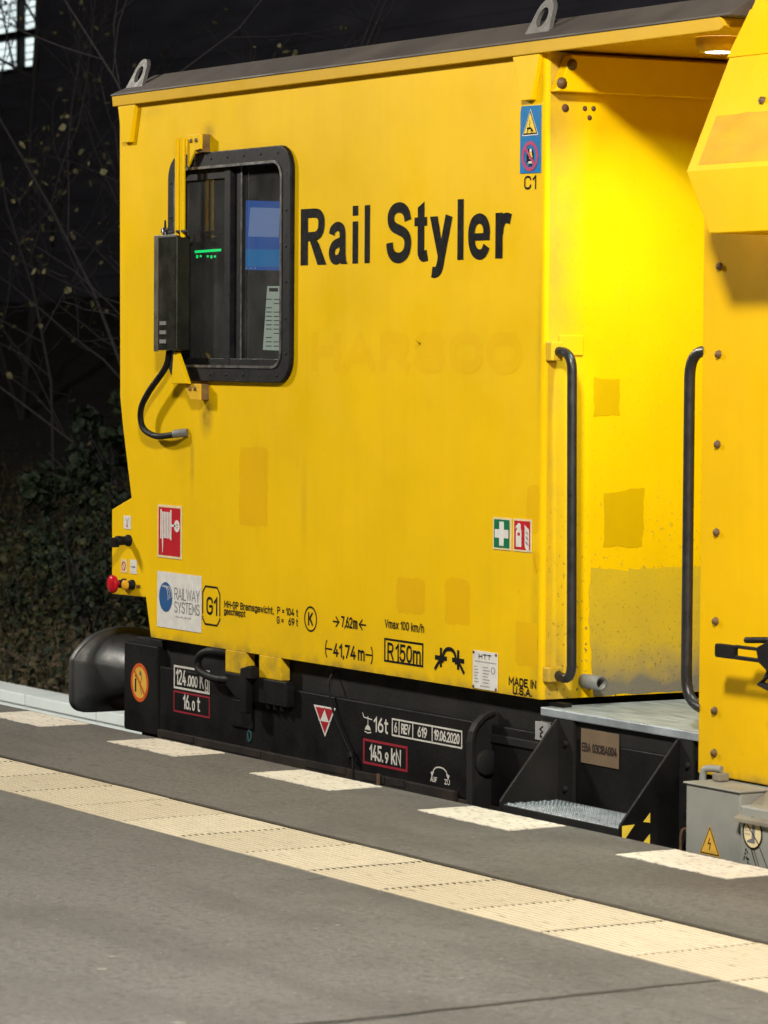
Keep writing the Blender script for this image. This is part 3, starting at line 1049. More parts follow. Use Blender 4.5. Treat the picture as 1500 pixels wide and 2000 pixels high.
def platform_lamp(x, label):
    o = empty('platform_lamp', (x, -5.6, 0), label, 'street lamp', 'lamps along the platform')
    mb = MB()
    mb.lathe([(0, .11), (.25, .11), (.27, .07), (5.2, .045), (5.25, .0)], (x, -5.6, 0), (0, 0, 1), 12)
    mb.build('pole', 'lamp_metal', o)
    mb = MB()
    mb.tube([(x, -5.6, 5.15), (x, -5.5, 5.4), (x, -5.2, 5.55), (x, -4.3, 5.6)], 0.03, 8)
    mb.build('arm', 'lamp_metal', o)
    mb = MB()
    mb.lathe([(0, .02), (0.02, .14), (0.10, .22), (0.12, .22), (.13, .20), (.13, 0)], (x, -4.0, 5.68), (0, 0, -1), 20)
    h = mb.build('lamp_head', 'lamp_metal', o)
    mb = MB()
    mb.lathe([(0, .19), (0.02, .185), (0.035, .0)], (x, -4.0, 5.545), (0, 0, -1), 20)
    mb.build('lamp_diffuser', 'lamp_warm', h)
    l = bpy.data.lights.new('lamp_light', 'POINT')
    l.energy = LAMP_W
    l.shadow_soft_size = 0.38
    l.color = (1.0, 0.945, 0.84)
    lo = bpy.data.objects.new('lamp_light', l)
    COL.objects.link(lo)
    lo.parent = o
    lo.location = (0, 1.6, 5.38)


platform_lamp(5.0, 'platform lamp on a curved arm nearest the viewpoint, out of the picture')
platform_lamp(-9.0, 'platform lamp on a curved arm farther along the platform, out of the picture')
platform_lamp(19.0, 'platform lamp on a curved arm behind the viewpoint, out of the picture')

# ================================================================== THE WAGON
YC = 0.25
wagon = empty('rail_wagon', (-1.0, 1.65, -0.81), 'yellow rail maintenance wagon with driver cab and black underframe beside the platform', 'rail wagon')
W = wagon


def part(mb, name, mats, bevel=0.0, parent=None, label=None, seg=2):
    o = mb.build(name, mats, parent or W, bevel, seg)
    if label:
        o['label'] = label
    return o


# --- cab shell
HX0, HX1, HZ0, HZ1 = -2.665, -1.745, 1.415, 2.235
mb = MB()
mb.prism([(-3.172, 2.495), (-3.158, 1.306), (-3.133, 1.192), (-3.052, .902), (-2.919, .503), (-2.872, .342), (HX0, .342), (HX0, 2.495)], 'y', YC, YC + .04)
mb.prism(rect(HX0, .342, HX1, HZ0), 'y', YC, YC + .04)
mb.prism(rect(HX0, HZ1, HX1, 2.495), 'y', YC, YC + .04)
mb.prism(rect(HX1, .342, -0.018, 2.495), 'y', YC, YC + .04)
side = part(mb, 'cab_side_wall', 'yellow_side')
mb = MB()
mb.prism([(0.268, .342), (2.85, .342), (2.85, 2.495), (0.268, 2.495)], 'x', -0.04, 0.0)
endw = part(mb, 'cab_end_wall', 'yellow_end', label='yellow end wall lit by the work lamp')
mb = MB()
arc = [(-0.018 + .018 * math.sin(R(a)), .268 - .018 * math.cos(R(a))) for a in range(0, 91, 15)]
mb.prism(arc + [(-0.02, .268)], 'z', .342, 2.495)
part(mb, 'corner_edge', 'yellow')
mb = MB()
mb.box(-3.15, -0.04, 2.80, 2.85, .342, 2.495)
part(mb, 'cab_far_wall', 'yellow')
mb = MB()
mb.prism([(-3.172, 2.495), (-3.158, 1.306), (-3.052, .902), (-2.872, .342), (-2.83, .342), (-3.01, .902), (-3.115, 1.306), (-3.13, 2.495)], 'y', .29, 2.80)
part(mb, 'cab_front_wall', 'yellow')
mb = MB()
mb.box(-2.86, -0.05, .30, 2.79, .345, .38)
part(mb, 'cab_floor', 'frame_black')
# dark lining of the cab room
mb = MB()
mb.box(-3.09, -.06, 2.74, 2.79, .39, 2.44)
mb.box(-3.10, -3.06, .31, 2.74, 1.0, 2.44)
mb.box(-0.10, -.05, .31, 2.79, .39, 2.44)
mb.box(-3.10, -.05, .31, 2.79, 2.44, 2.47)
mb.box(-2.6, -.05, .31, 2.79, .39, .44)
part(mb, 'cab_lining', 'cab_dark')
# console with switches on the front
mb = MB()
mb.prism([(-3.054, .899), (-3.239, .842), (-3.237, .493), (-2.917, .499)], 'y', YC + .003, .75)
cons = part(mb, 'control_console', 'yellow', 0.004, label='small yellow console with red stop button on the cab front')

# --- roof
mb = MB()
mb.prism([(-3.20, 2.536), (-3.19, 2.489), (1.0, 2.489), (1.03, 2.502), (1.0, 2.536)], 'y', .226, .24)
mb.box(-3.19, 1.0, .24, 2.87, 2.5, 2.53)
fascia = part(mb, 'roof_fascia', 'yellow_dusty', 0.003)
mb = MB()
b0 = [(-3.205, .222), (1.06, .222), (1.06, 2.9), (-3.205, 2.9)]
t0 = [(-3.06, .34), (1.06, .34), (1.06, 2.78), (-3.06, 2.78)]
v = [(x, y, 2.5305) for x, y in b0] + [(x, y, 2.538) for x, y in b0] + [(x, y, 2.612) for x, y in t0]
mb.raw(v, [(3, 2, 1, 0)] + [(i, (i + 1) % 4, 4 + (i + 1) % 4, 4 + i) for i in range(4)] + [(4 + i, 4 + (i + 1) % 4, 8 + (i + 1) % 4, 8 + i) for i in range(4)] + [(8, 9, 10, 11)])
roof = part(mb, 'roof_panel', 'roof_grey', 0.004, label='grey-brown roof with sloped edge')
mb = MB()
mb.prism([(.30, 2.50), (1.6, 2.50), (1.6, 2.75), (.55, 2.75), (.34, 2.60)], 'x', 1.08, 2.2)
part(mb, 'roof_panel', 'roof_brown', 0.004, label='dark brown roof part behind the yellow hood')
# lifting lugs with eye
for xc in (-3.068, -0.078):
    mb = MB()
    n = 20
    hz, ho = .070, .034
    outer, inner = [], []
    for i in range(n):
        a = R(-90 + 360 * i / n + 9)
        inner.append((xc + ho * .9 * math.cos(a), 2.545 + hz + ho * math.sin(a)))
        ca, sa = math.cos(a), math.sin(a)
        if sa >= 0:
            outer.append((xc + .054 * ca, 2.545 + hz + .064 * sa))
        else:
            dz = min(.070, .070 * min(1, abs(sa) * 1.8))
            outer.append((xc + (.054 + .026 * dz / .070) * max(-1, min(1, ca * 1.6)), 2.545 + hz - dz))
    m_ = MB()
    m_.ring(outer, inner, -.008, .008)
    # lean with the roof edge
    for (x, y, z) in m_.v:
        mb.v.append((x, .262 + y + (z - 2.545) * .42, z))
    mb.f, mb.mi, mb.sm = m_.f, m_.mi, m_.sm
    part(mb, 'lifting_lug', 'lug_grey')
for (a, b, c, d) in ((-3.153, -2.996, -3.04, -3.115), (-.179, -.013, -.06, -.126)):
    mb = MB()
    mb.prism([(a, 2.4885), (b, 2.4885), (c, 2.338), (d, 2.338)], 'y', .231, YC - .0005)
    part(mb, 'gusset', 'yellow', 0.003)
# canopy beam across the end wall
mb = MB()
mb.prism([(.262, 2.362), (2.7, 2.362), (2.7, 2.484), (.318, 2.484)], 'x', .0005, .05)
beam = part(mb, 'canopy_beam', 'yellow', 0.004)
for (y, z, r) in ((.318, 2.451, .013), (.278, 2.389, .013)):
    mb = MB()
    mb.lathe([(0, r * 1.5), (.004, r * 1.5), (.004, r), (.012, r * .9), (.012, 0)], (.05, y, z), (1, 0, 0), 10)
    part(mb, 'bolt', 'bolt_dark', parent=beam)
mb = MB()
for (y, z, r) in ((.404, 2.313, .009), (.439, 2.314, .009), (.423, 2.283, .009), (.326, 2.311, .014)):
    mb.lathe([(0, r), (.002, r), (.003, 0)], (.0004, y, z), (1, 0, 0), 10)
part(mb, 'rust_spots', 'rust', parent=endw)
# work lamp under the canopy
lx, ly, lz = .70, .445, 2.452
mb = MB()
mb.lathe([(0, .075), (.020, .075), (.046, .066), (.046, .046), (.042, .045)], (lx, ly, 2.499), (0, 0, -1), 24)
wl = part(mb, 'work_lamp', 'yellow_old', label='lit round white work lamp under the canopy')
mb = MB()
mb.lathe([(0, .045), (.004, .042), (.006, 0)], (lx, ly, 2.4565), (0, 0, -1), 24)
part(mb, 'lamp_lens', 'led_white', parent=wl)
l = bpy.data.lights.new('work_light', 'AREA')
l.shape = 'DISK'
l.size = .10
l.energy = 17
l.spread = R(150)
l.color = (.78, 1.0, .86)
lo = bpy.data.objects.new('work_light', l)
COL.objects.link(lo)
lo.parent = wl
lo.location = (lx, ly, 2.447)

# --- sliding window
XO0, XO1, ZO0, ZO1 = -2.705, -1.702, 1.378, 2.268
wr = MB()
wr.ring(rrect(XO0, ZO0, XO1, ZO1, .095), rrect(XO0 + .068, ZO0 + .062, XO1 - .072, ZO1 - .062, .06), .231, YC + .02)
window = part(wr, 'window', 'win_frame', 0.004, label='black framed sliding window in the cab side')
mb = MB()
mb.ring(rrect(XO0 + .060, ZO0 + .054, XO1 - .064, ZO1 - .054, .066), rrect(XO0 + .070, ZO0 + .064, XO1 - .074, ZO1 - .064, .058), .2265, .2309)
part(mb, 'trim_strip', 'alu', parent=window)
mb = MB()
for i in range(7):
    xs = XO0 + .1 + i * (XO1 - XO0 - .2) / 6
    for zs in (ZO0 + .027, ZO1 - .027):
        mb.lathe([(0, .0065), (.002, .005), (.003, 0)], (xs, .231, zs), (0, -1, 0), 8)
for i in range(6):
    zs = ZO0 + .11 + i * (ZO1 - ZO0 - .22) / 5
    for xs in (XO0 + .030, XO1 - .032):
        mb.lathe([(0, .0065), (.002, .005), (.003, 0)], (xs, .231, zs), (0, -1, 0), 8)
tag(part(mb, 'frame_screws', 'win_frame', parent=window), kind='stuff')
mb = MB()
mb.box(-2.252, -2.205, .245, .272, ZO0 + .06, ZO1 - .06)
mb.box(-2.200, -2.150, .262, .285, ZO0 + .06, ZO1 - .06)
mb.box(XO0 + .06, XO1 - .06, .247, .287, ZO0 + .058, ZO0 + .090)
mb.box(XO0 + .06, -2.2, .249, .262, ZO1 - .105, ZO1 - .058)
part(mb, 'mullion', 'win_frame', 0.002, parent=window)
mb = MB()
mb.box(-2.143, -2.137, .258, .262, ZO0 + .09, ZO1 - .06)
part(mb, 'trim_strip', 'alu', parent=window)
mb = MB()
mb.flat(rect(XO0 + .05, ZO0 + .07, -2.21, ZO1 - .06), .258)
part(mb, 'pane', 'glass', parent=window)
mb = MB()
mb.flat(rect(-2.2, ZO0 + .07, XO1 - .05, ZO1 - .06), .274)
part(mb, 'pane', 'glass', parent=window)

# --- mirror box outside the window, on two yellow tubes
mb = MB()
mb.box(-2.680, -2.500, .165, .228, 1.497, 1.947)
mir = part(mb, 'mirror_box', 'mirror_case', 0.006, label='flat dark box hung on yellow tubes in front of the window')
mb = MB()
mb.box(-2.684, -2.650, .1605, .166, 1.493, 1.951)
mb.box(-2.650, -2.498, .1625, .166, 1.940, 1.951)
part(mb, 'box_rim', 'mirror_rim', 0.002, parent=mir)
mb = MB()
for k in range(3):
    mb.box(-2.633, -2.583, .1605, .1648, 1.525 + k * .036, 1.540 + k * .036)
part(mb, 'vent_slats', 'steel_grey', parent=mir)
mb = MB()
mb.box(-2.672, -2.44, .185, .20, 1.960, 1.968)
mb.lathe([(0, .012), (.03, .012), (.032, .005), (.06, .004), (.06, 0)], (-2.635, .185, 1.95), (0, 0, 1), 8)
mb.tube([(-2.665, .185, 1.974), (-2.605, .185, 1.974)], .005, 6)
part(mb, 'clamp', 'rail_black', parent=mir)
for xt in (-2.548, -2.503):
    mb = MB()
    mb.tube([(xt, .195, 1.94), (xt - .002, .195, 2.328)], .0108, 14)
    part(mb, 'mounting_tube', 'yellow', parent=mir)
for (zt, zb, cut) in ((2.338, 2.268, 1), (1.368, 1.305, 0)):
    mb = MB()
    if cut:
        mb.prism([(-2.490, zt), (-2.378, zt), (-2.378, zb + .012), (-2.425, zb + .008), (-2.488, zb - .055)], 'y', .206, .216)
    else:
        mb.prism([(-2.515, zt), (-2.378, zt), (-2.378, zb), (-2.455, zb)], 'y', .206, .216)
    mb.box(-2.430, -2.380, .216, YC - .0005, zb, zt, 1)
    for xb in (-2.455, -2.412):
        mb.lathe([(0, .009), (.006, .008), (.007, 0)], (xb, .206, (zt + zb) / 2 + .012), (0, -1, 0), 8, 2)
    part(mb, 'bracket', ['yellow' if cut else 'yellow_old', 'rust_paint', 'bolt_dark'], 0.002, parent=mir)
mb = MB()
mb.prism([(-2.561, 1.490), (-2.532, 1.490), (-2.440, 1.368), (-2.580, 1.368)], 'y', .186, .204)
part(mb, 'gusset', 'yellow', 0.002, parent=mir)


def smooth_path(pts, n=6):
    P = [Vector(q) for q in pts]
    out = []
    for i in range(len(P) - 1):
        a, b, c, d = P[max(i - 1, 0)], P[i], P[i + 1], P[min(i + 2, len(P) - 1)]
        for k in range(n):
            t = k / n
            out.append(0.5 * ((2 * b) + (c - a) * t + (2 * a - 5 * b + 4 * c - d) * t * t + (3 * b - a - 3 * c + d) * t ** 3))
    out.append(P[-1])
    return out


mb = MB()
mb.tube(smooth_path([(-2.620, .198, 1.505), (-2.655, .2, 1.431), (-2.803, .2, 1.330), (-2.878, .203, 1.257), (-2.868, .208, 1.187), (-2.772, .213, 1.156), (-2.66, .218, 1.160), (-2.60, .222, 1.168)], 7), .0128, 10)
cab = part(mb, 'cable', 'rubber', label='black cable looping from the mirror box to the cab side')
mb = MB()
mb.tube([(-2.615, .221, 1.167), (-2.578, .232, 1.172), (-2.557, YC, 1.174)], .0165, 12)
part(mb, 'cable_gland', 'steel_grey', parent=cab)

# --- lettering and signs on the cab side
Y1 = YC - .0012
for ch, xa, xb in (('R', -1.655, -1.465), ('a', -1.4456, -1.3045), ('i', -1.2702, -1.2296), ('l', -1.1838, -1.1454), ('S', -1.0266, -0.8567), ('t', -0.8357, -0.7469), ('y', -0.7314, -0.5783), ('l', -0.5486, -0.5084), ('e', -0.4794, -0.3381), ('r', -0.3045, -0.2064)):
    bold_letter(ch, xa, xb, 1.8165, .2085, Y1, 'ink_black', side)
lettering('HARSCO', -1.568, 1.425, -0.134, .145, .044, YC - .0004, 'yellow_ghost', side, split=True, label='faded ghost of removed lettering')
lettering('C1', -.127, 2.043, -.054, .046, .007, Y1, 'ink_black', side)
for k, (x0, z0, x1, z1) in enumerate(((-2.127, .83, -1.903, 1.131), (-.942, .572, -.747, .700), (-.612, .556, -.451, .715), (-.093, .895, -.020, 1.056), (-.056, .764, -.020, .835), (-.159, .447, -.022, .598))):
    mb = MB()
    mb.flat(jag(rrect(x0, z0, x1, z1, min(.02, (x1 - x0) * .3), 3), .0045, .018, 70 + k), YC - .0004)
    part(mb, 'paint_patch', 'yellow_patch', parent=side)
lettering('MH-GP Bremsgewicht,', -2.246, .503, -1.845, .028, .005, Y1, 'ink_black', side)
lettering('geschleppt', -2.246, .4765, -2.07, .026, .0046, Y1, 'ink_black', side)
lettering('P = 104 t', -1.819, .506, -1.657, .029, .005, Y1, 'ink_black', side)
lettering('G =   69 t', -1.822, .470, -1.657, .029, .005, Y1, 'ink_black', side)
mb = MB()
mb.ring(ell(-1.563, .5045, .048, .048, 32), ell(-1.563, .5045, .0415, .0415, 32), Y1, Y1 + .0006)
text_into(mb, 'K', -1.582, .480, -1.545, .05, .009, Y1)
part(mb, 'lettering', 'ink_black', parent=side)
# G1 in an eight-sided frame, broken at the sides
mb = MB()
thicken(mb, [(-2.424, .470), (-2.424, .552), (-2.402, .576), (-2.304, .576), (-2.281, .552), (-2.281, .470)], .0075, Y1)
thicken(mb, [(-2.424, .456), (-2.424, .450), (-2.402, .428), (-2.304, .428), (-2.281, .450), (-2.281, .456)], .0075, Y1)
text_into(mb, 'G1', -2.392, .466, -2.302, .071, .0105, Y1)
part(mb, 'lettering', 'ink_black', parent=side)
# axle distance, length over buffers, speed, radius
mb = MB()
thicken(mb, [(-1.394, .508), (-1.352, .508)], .006, Y1)
thicken(mb, [(-1.372, .525), (-1.352, .508), (-1.372, .491)], .006, Y1 - .0002)
thicken(mb, [(-1.203, .510), (-1.158, .510)], .006, Y1)
thicken(mb, [(-1.182, .527), (-1.203, .510), (-1.182, .493)], .006, Y1 - .0002)
text_into(mb, '7,62 m', -1.335, .491, -1.216, .041, .0072, Y1, space=.1)
part(mb, 'lettering', 'ink_black', parent=side)
mb = MB()
for s_, xa in ((1, -1.449), (-1, -1.108)):
    thicken(mb, A_(xa + s_ * .022, .404, .022, .034, 125 if s_ > 0 else 55, 235 if s_ > 0 else -55), .006, Y1)
    thicken(mb, [(xa, .404), (xa + s_ * .046, .404)], .006, Y1 - .0002)
text_into(mb, '41,74 m', -1.392, .379, -1.163, .050, .0085, Y1, space=.16)
part(mb, 'lettering', 'ink_black', parent=side)
lettering('Vmax 100 km/h', -1.022, .511, -.750, .031, .0052, Y1, 'ink_black', side)
mb = MB()
mb.ring(rect(-1.025, .389, -.755, .4745), rect(-1.017, .3965, -.763, .467), Y1, Y1 + .0006)
text_into(mb, 'R 150m', -1.002, .397, -.771, .063, .0095, Y1, space=.12)
part(mb, 'lettering', 'ink_black', parent=side)
# coupled wheelset pictogram
mb = MB()
for xc, s_ in ((-.636, -1), (-.522, 1)):
    mb.flat(rect(xc - .0075, .400, xc + .0075, .468), Y1)
    mb.flat(rect(xc - .040, .424, xc + .040, .440), Y1 - .0002)
    thicken(mb, [(xc, .430), (xc + s_ * .036, .394)], .013, Y1 - .0004)
thicken(mb, A_(-.579, .424, .044, .044, 180, 0), .014, Y1 - .0006)
part(mb, 'lettering', 'ink_black', parent=side)
lettering('MADE IN', -.197, .375, -.026, .029, .0062, Y1, 'ink_black', side)
lettering('U.S.A.', -.171, .346, -.052, .028, .0062, Y1, 'ink_black', side)

# hose reel sign
sg = MB()
sg.prism(rect(-2.813, .669, -2.604, .881), 'y', YC - .0025, YC - .0005)
o = part(sg, 'hose_sign', 'sign_cream', label='red fire hose sign')
mb = MB()
mb.flat(rect(-2.803, .679, -2.614, .871), YC - .0032)
part(mb, 'sign_field', 'sign_red', parent=o)
mb = MB()
y = YC - .004
mb.flat(rect(-2.786, .745, -2.774, .862), y)
mb.flat(rect(-2.700, .742, -2.689, .862), y)
for k in range(5):
    mb.flat(rect(-2.770 + k * .0140, .748, -2.760 + k * .0140, .853), y)
mb.flat([(-2.772, .748), (-2.760, .748), (-2.763, .690), (-2.768, .690)], y)
mb.flat(rect(-2.689, .796, -2.655, .805), y)
mb.ring(ell(-2.642, .800, .024, .024, 20), ell(-2.642, .800, .010, .010, 20), y, y + .0004)
thicken(mb, [(-2.652, .800), (-2.632, .800)], .005, y)
thicken(mb, [(-2.642, .790), (-2.642, .810)], .005, y - .0002)
part(mb, 'pictogram', 'sign_white', parent=o)
# white company sign with globe
sg = MB()
sg.prism(rect(-2.814, .390, -2.435, .613), 'y', YC - .0025, YC - .0005)
o = part(sg, 'company_sign', 'sign_white', label='white sign with blue globe and grey lettering')
mb = MB()
y = YC - .0032
mb.flat(ell(-2.738, .5125, .058, .060, 32), y, 0)
for k in range(3):
    off_ = .012 + k * .016
    thicken(mb, [(-2.764 + k * .014 + .062 * math.sin(R(a)) * .75 + off_ * .15, .508 + .054 * math.cos(R(a)) - k * .001) for a in range(18, 100 - k * 8, 8)], .0032, y - .0004, 1, square=False)
for k in range(4):
    thicken(mb, [(-2.77 + k * .012, .560 - abs(k - 1.5) * .003), (-2.755 + k * .012, .552 - k * .002)], .0025, y - .0006, 1, square=False)
part(mb, 'emblem', ['logo_blue', 'sign_white'], parent=o)
mb = MB()
text_into(mb, 'RAILWAY', -2.662, .508, -2.446, .047, .0042, y, 0, gap=.16)
text_into(mb, 'SYSTEMS', -2.662, .456, -2.446, .045, .0042, y, 0, gap=.18)
for k in range(11):
    xk = -2.655 + k * .0125
    mb.flat(rect(xk, .437, xk + .0085, .4405 + (.004 if k % 3 == 1 else 0)), y, 1)
part(mb, 'lettering', ['ink_grey', 'ink_faint'], parent=o)
# first aid
sg = MB()
sg.prism(rect(-.302, .8305, -.189, .9395), 'y', YC - .0025, YC - .0005)
o = part(sg, 'first_aid_sign', 'sign_cream', label='green first aid sign with white cross')
mb = MB()
mb.flat(rect(-.2945, .837, -.1965, .933), YC - .0032)
part(mb, 'sign_field', 'sign_green', parent=o)
mb = MB()
xc, zc = -.2455, .885
mb.flat([(xc - .0145, zc - .041), (xc + .0145, zc - .041), (xc + .0145, zc - .0145), (xc + .043, zc - .0145), (xc + .043, zc + .0145), (xc + .0145, zc + .0145), (xc + .0145, zc + .041), (xc - .0145, zc + .041), (xc - .0145, zc + .0145), (xc - .043, zc + .0145), (xc - .043, zc - .0145), (xc - .0145, zc - .0145)], YC - .004)
part(mb, 'cross', 'sign_white', parent=o)
# extinguisher
sg = MB()
sg.prism(rect(-.174, .8305, -.062, .9405), 'y', YC - .0025, YC - .0005)
o = part(sg, 'extinguisher_sign', 'sign_cream', label='red fire extinguisher sign with flames')
mb = MB()
mb.flat(rect(-.167, .837, -.069, .934), YC - .0032)
part(mb, 'sign_field', 'sign_red', parent=o)
mb = MB()
y = YC - .004
mb.flat([(-.155, .846), (-.121, .846), (-.121, .900), (-.126, .910), (-.126, .922), (-.138, .927), (-.156, .915), (-.160, .905), (-.152, .912), (-.148, .906), (-.155, .898)], y)
mb.flat([(-.146, .884), (-.130, .884), (-.130, .894), (-.146, .894)], y - .0004, 1)
for k, (a, b) in enumerate(((.902, .918), (.884, .902), (.866, .885), (.846, .868))):
    mb.flat([(-.074, a - .012), (-.074, a + .004), (-.088, b - .004), (-.103, b + .004 - k * .001), (-.099, a + .001), (-.086, a - .012)], y)
part(mb, 'pictogram', ['sign_white', 'sign_red'], parent=o)
# blue warning sheet
sg = MB()
sg.prism([(-.152, 2.098), (-.0255, 2.096), (-.0265, 2.320), (-.146, 2.322), (-.152, 2.300)], 'y', YC - .0025, YC - .0005)
o = part(sg, 'warning_sheet', 'sign_blue', label='blue sheet with yellow warning triangle and red prohibition ring')
mb = MB()
y = YC - .0032
for k, (s_, mm_) in enumerate(((1.0, 0), (.90, 1), (.76, 2))):
    cz = 2.255
    mb.flat([(-.089 - .049 * s_, cz - .033 * s_), (-.089 + .049 * s_, cz - .033 * s_), (-.089, cz + .056 * s_)], y - .0005 * k, mm_)
thicken(mb, [(-.104, 2.246), (-.085, 2.246), (-.072, 2.236)], .006, y - .002, 1)
thicken(mb, [(-.100, 2.245), (-.106, 2.231)], .0035, y - .002, 1)
thicken(mb, [(-.083, 2.245), (-.080, 2.231)], .0035, y - .0022, 1)
thicken(mb, [(-.092, 2.272), (-.088, 2.262), (-.093, 2.258), (-.090, 2.250)], .0025, y - .0022, 1)
part(mb, 'pictogram', ['sign_white', 'ink_black', 'sign_yellow'], parent=o)
mb = MB()
y = YC - .0032
mb.flat(ell(-.089, 2.153, .022, .028, 20), y, 1)
mb.flat(ell(-.086, 2.172, .007, .007, 12), y - .0004, 2)
mb.flat([(-.094, 2.164), (-.080, 2.168), (-.074, 2.150), (-.082, 2.142), (-.094, 2.145)], y - .0004, 3)
mb.flat(rect(-.110, 2.130, -.098, 2.165), y - .0006, 1)
mb.flat(rect(-.103, 2.128, -.072, 2.136), y - .0006, 2)
mb.flat(rect(-.097, 2.118, -.090, 2.130), y - .0006, 1)
mb.flat(rect(-.085, 2.118, -.078, 2.130), y - .0006, 1)
mb.ring(ell(-.089, 2.153, .050, .050, 32), ell(-.089, 2.153, .038, .038, 32), y - .0012, y)
thicken(mb, [(-.116, 2.180), (-.062, 2.126)], .011, y - .0014, 0)
part(mb, 'pictogram', ['sign_pink', 'ink_black', 'sign_white', 'sign_yellow'], parent=o)
# maker's plate
sg = MB()
sg.prism(rect(-.424, .346, -.267, .4765), 'y', YC - .003, YC - .0005)
o = part(sg, 'maker_plate', 'sign_white', 0.001, label='white riveted maker plate with small print')
mb = MB()
y = YC - .0037
text_into(mb, 'HTT', -.385, .450, -.305, .017, .0038, y)
for k in range(15):
    mb.flat(rect(-.410 + k * .0092, .438, -.410 + k * .0092 + .0066, .4425), y, 1)
for k in range(6):
    z = .424 - k * .0105
    mb.flat(rect(-.412, z - .0035, -.392 + .004 * (k % 3), z), y, 1)
    mb.flat(rect(-.357, z - .0035, -.325 + .006 * ((k * 2) % 3), z), y, 1)
mb.ring(ell(-.292, .415, .014, .013, 14), ell(-.292, .415, .009, .009, 14), y, y + .0003, 1)
for k in range(7):
    mb.flat(rect(-.375 + k * .0092, .355, -.375 + k * .0092 + .0068, .3595), y, 1)
part(mb, 'lettering', ['ink_black', 'ink_faint'], parent=o)
mb = MB()
for (x, z) in ((-.418, .470), (-.274, .470), (-.274, .352), (-.418, .352)):
    mb.lathe([(0, .006), (.003, .004), (.0035, 0)], (x, YC - .003, z), (0, -1, 0), 8)
tag(part(mb, 'rivets', 'rust', parent=o), kind='stuff')

# console stickers and switches
for k, (x0, z0, x1, z1, mt) in enumerate(((-3.125, .768, -3.062, .822, 'sign_white'), (-3.148, .588, -3.098, .642, 'sign_cream'), (-3.066, .588, -3.008, .645, 'sign_white'))):
    mb = MB()
    mb.prism(rect(x0, z0, x1, z1), 'y', YC + .0008, YC + .0026)
    if k == 0:
        thicken(mb, [(-3.105, .812), (-3.093, .795), (-3.080, .812)], .0025, YC + .0002, 1)
        mb.flat([(-3.099, .776), (-3.087, .776), (-3.091, .794), (-3.095, .794)], YC + .0002, 2)
    elif k == 1:
        mb.ring(ell(-3.123, .615, .019, .019, 18), ell(-3.123, .615, .014, .014, 18), YC + .0002, YC + .0006, 2)
        thicken(mb, [(-3.135, .627), (-3.111, .603)], .0035, YC - .0001, 2)
    else:
        thicken(mb, [(-3.054, .616), (-3.040, .616)], .004, YC + .0002, 1)
        mb.flat(rect(-3.038, .613, -3.018, .619), YC + .0002, 1)
    part(mb, 'sticker', [mt, 'ink_grey', 'ink_red'], parent=cons)


def knob(x, z, base_r, prof, mats, name):
    mb = MB()
    mb.lathe([(0, base_r), (.012, base_r), (.014, base_r * .8), (.030, base_r * .75), (.032, base_r * .5)], (x, YC + .003, z), (0, -1, 0), 18, 1)
    mb.lathe(prof, (x, YC - .027, z), (0, -1, 0), 20, 0)
    part(mb, name, mats, parent=cons)


knob(-3.075, .722, .024, [(0, .017), (.012, .02), (.03, .02), (.034, .016), (.034, 0)], ['rubber', 'rubber'], 'rotary_switch')
mb = MB()
mb.box(-3.082, -3.068, .165, .205, .695, .735)
part(mb, 'switch_key', 'rubber', 0.003, parent=cons)
knob(-3.112, .543, .022, [(0, .012), (.016, .012), (.018, .034), (.026, .038), (.036, .036), (.042, .026), (.045, 0)], ['button_red', 'rubber'], 'stop_button')
knob(-3.040, .543, .021, [(0, .020), (.012, .020), (.016, .016), (.017, 0)], ['button_yellow', 'rubber'], 'push_button')
lettering('HUPE', -3.005, .532, -2.968, .014, .003, YC - .001, 'ink_black', cons) if all(c in GL for c in 'HUPE') else None
# --- underframe
YF = 0.27
mb = MB()
mb.box(-3.12, 2.9, .335, 2.80, -.55, .280)
mb.box(-3.05, -.06, .335, 2.80, .280, .335)
part(mb, 'underframe_core', 'frame_black')
mb = MB()
mb.box(-2.832, 2.9, YF, .335, -.05, .226)
sill = part(mb, 'side_sill', 'frame_black', 0.004)
mb = MB()
mb.box(-2.832, .06, .298, .335, .226, .331)
part(mb, 'upper_web', 'frame_dust')
mb = MB()
mb.box(-2.82, -.55, .252, YF, -.075, -.026)
mb.box(-.55, 2.9, .262, YF, -.12, -.05)
part(mb, 'bottom_flange', 'frame_brown', 0.004)
mb = MB()
mb.prism(rrect(-3.14, -.056, -2.838, .305, .012, 3), 'y', .262, .335)
head = part(mb, 'end_box', 'frame_black', 0.006)
mb = MB()
mb.prism([(-3.14, .298), (-2.838, .298), (-2.838, .328), (-3.07, .328)], 'y', .285, .335)
part(mb, 'end_box_lid', 'frame_dust', 0.003, parent=head)
mb = MB()
mb.box(.06, 1.2, YF + .0, .335, .226, .289)
part(mb, 'step_backing', 'frame_dust', 0.002)
mb = MB()
mb.box(-.005, 1.3, .252, 2.8, .289, .318)
deck = part(mb, 'deck_plate', 'deck', 0.004, label='bare steel deck plate lit by the work lamp')
mb = MB()
mb.ring([(.62 + .05 * math.cos(R(a)), .52 + .05 * math.sin(R(a))) for a in range(0, 360, 15)], [(.62 + .043 * math.cos(R(a)), .52 + .043 * math.sin(R(a))) for a in range(0, 360, 15)], 0, .0)
mb.v = [(x, z, .3195) for (x, y, z) in mb.v]
part(mb, 'deck_hatch_ring', 'frame_black', parent=deck)
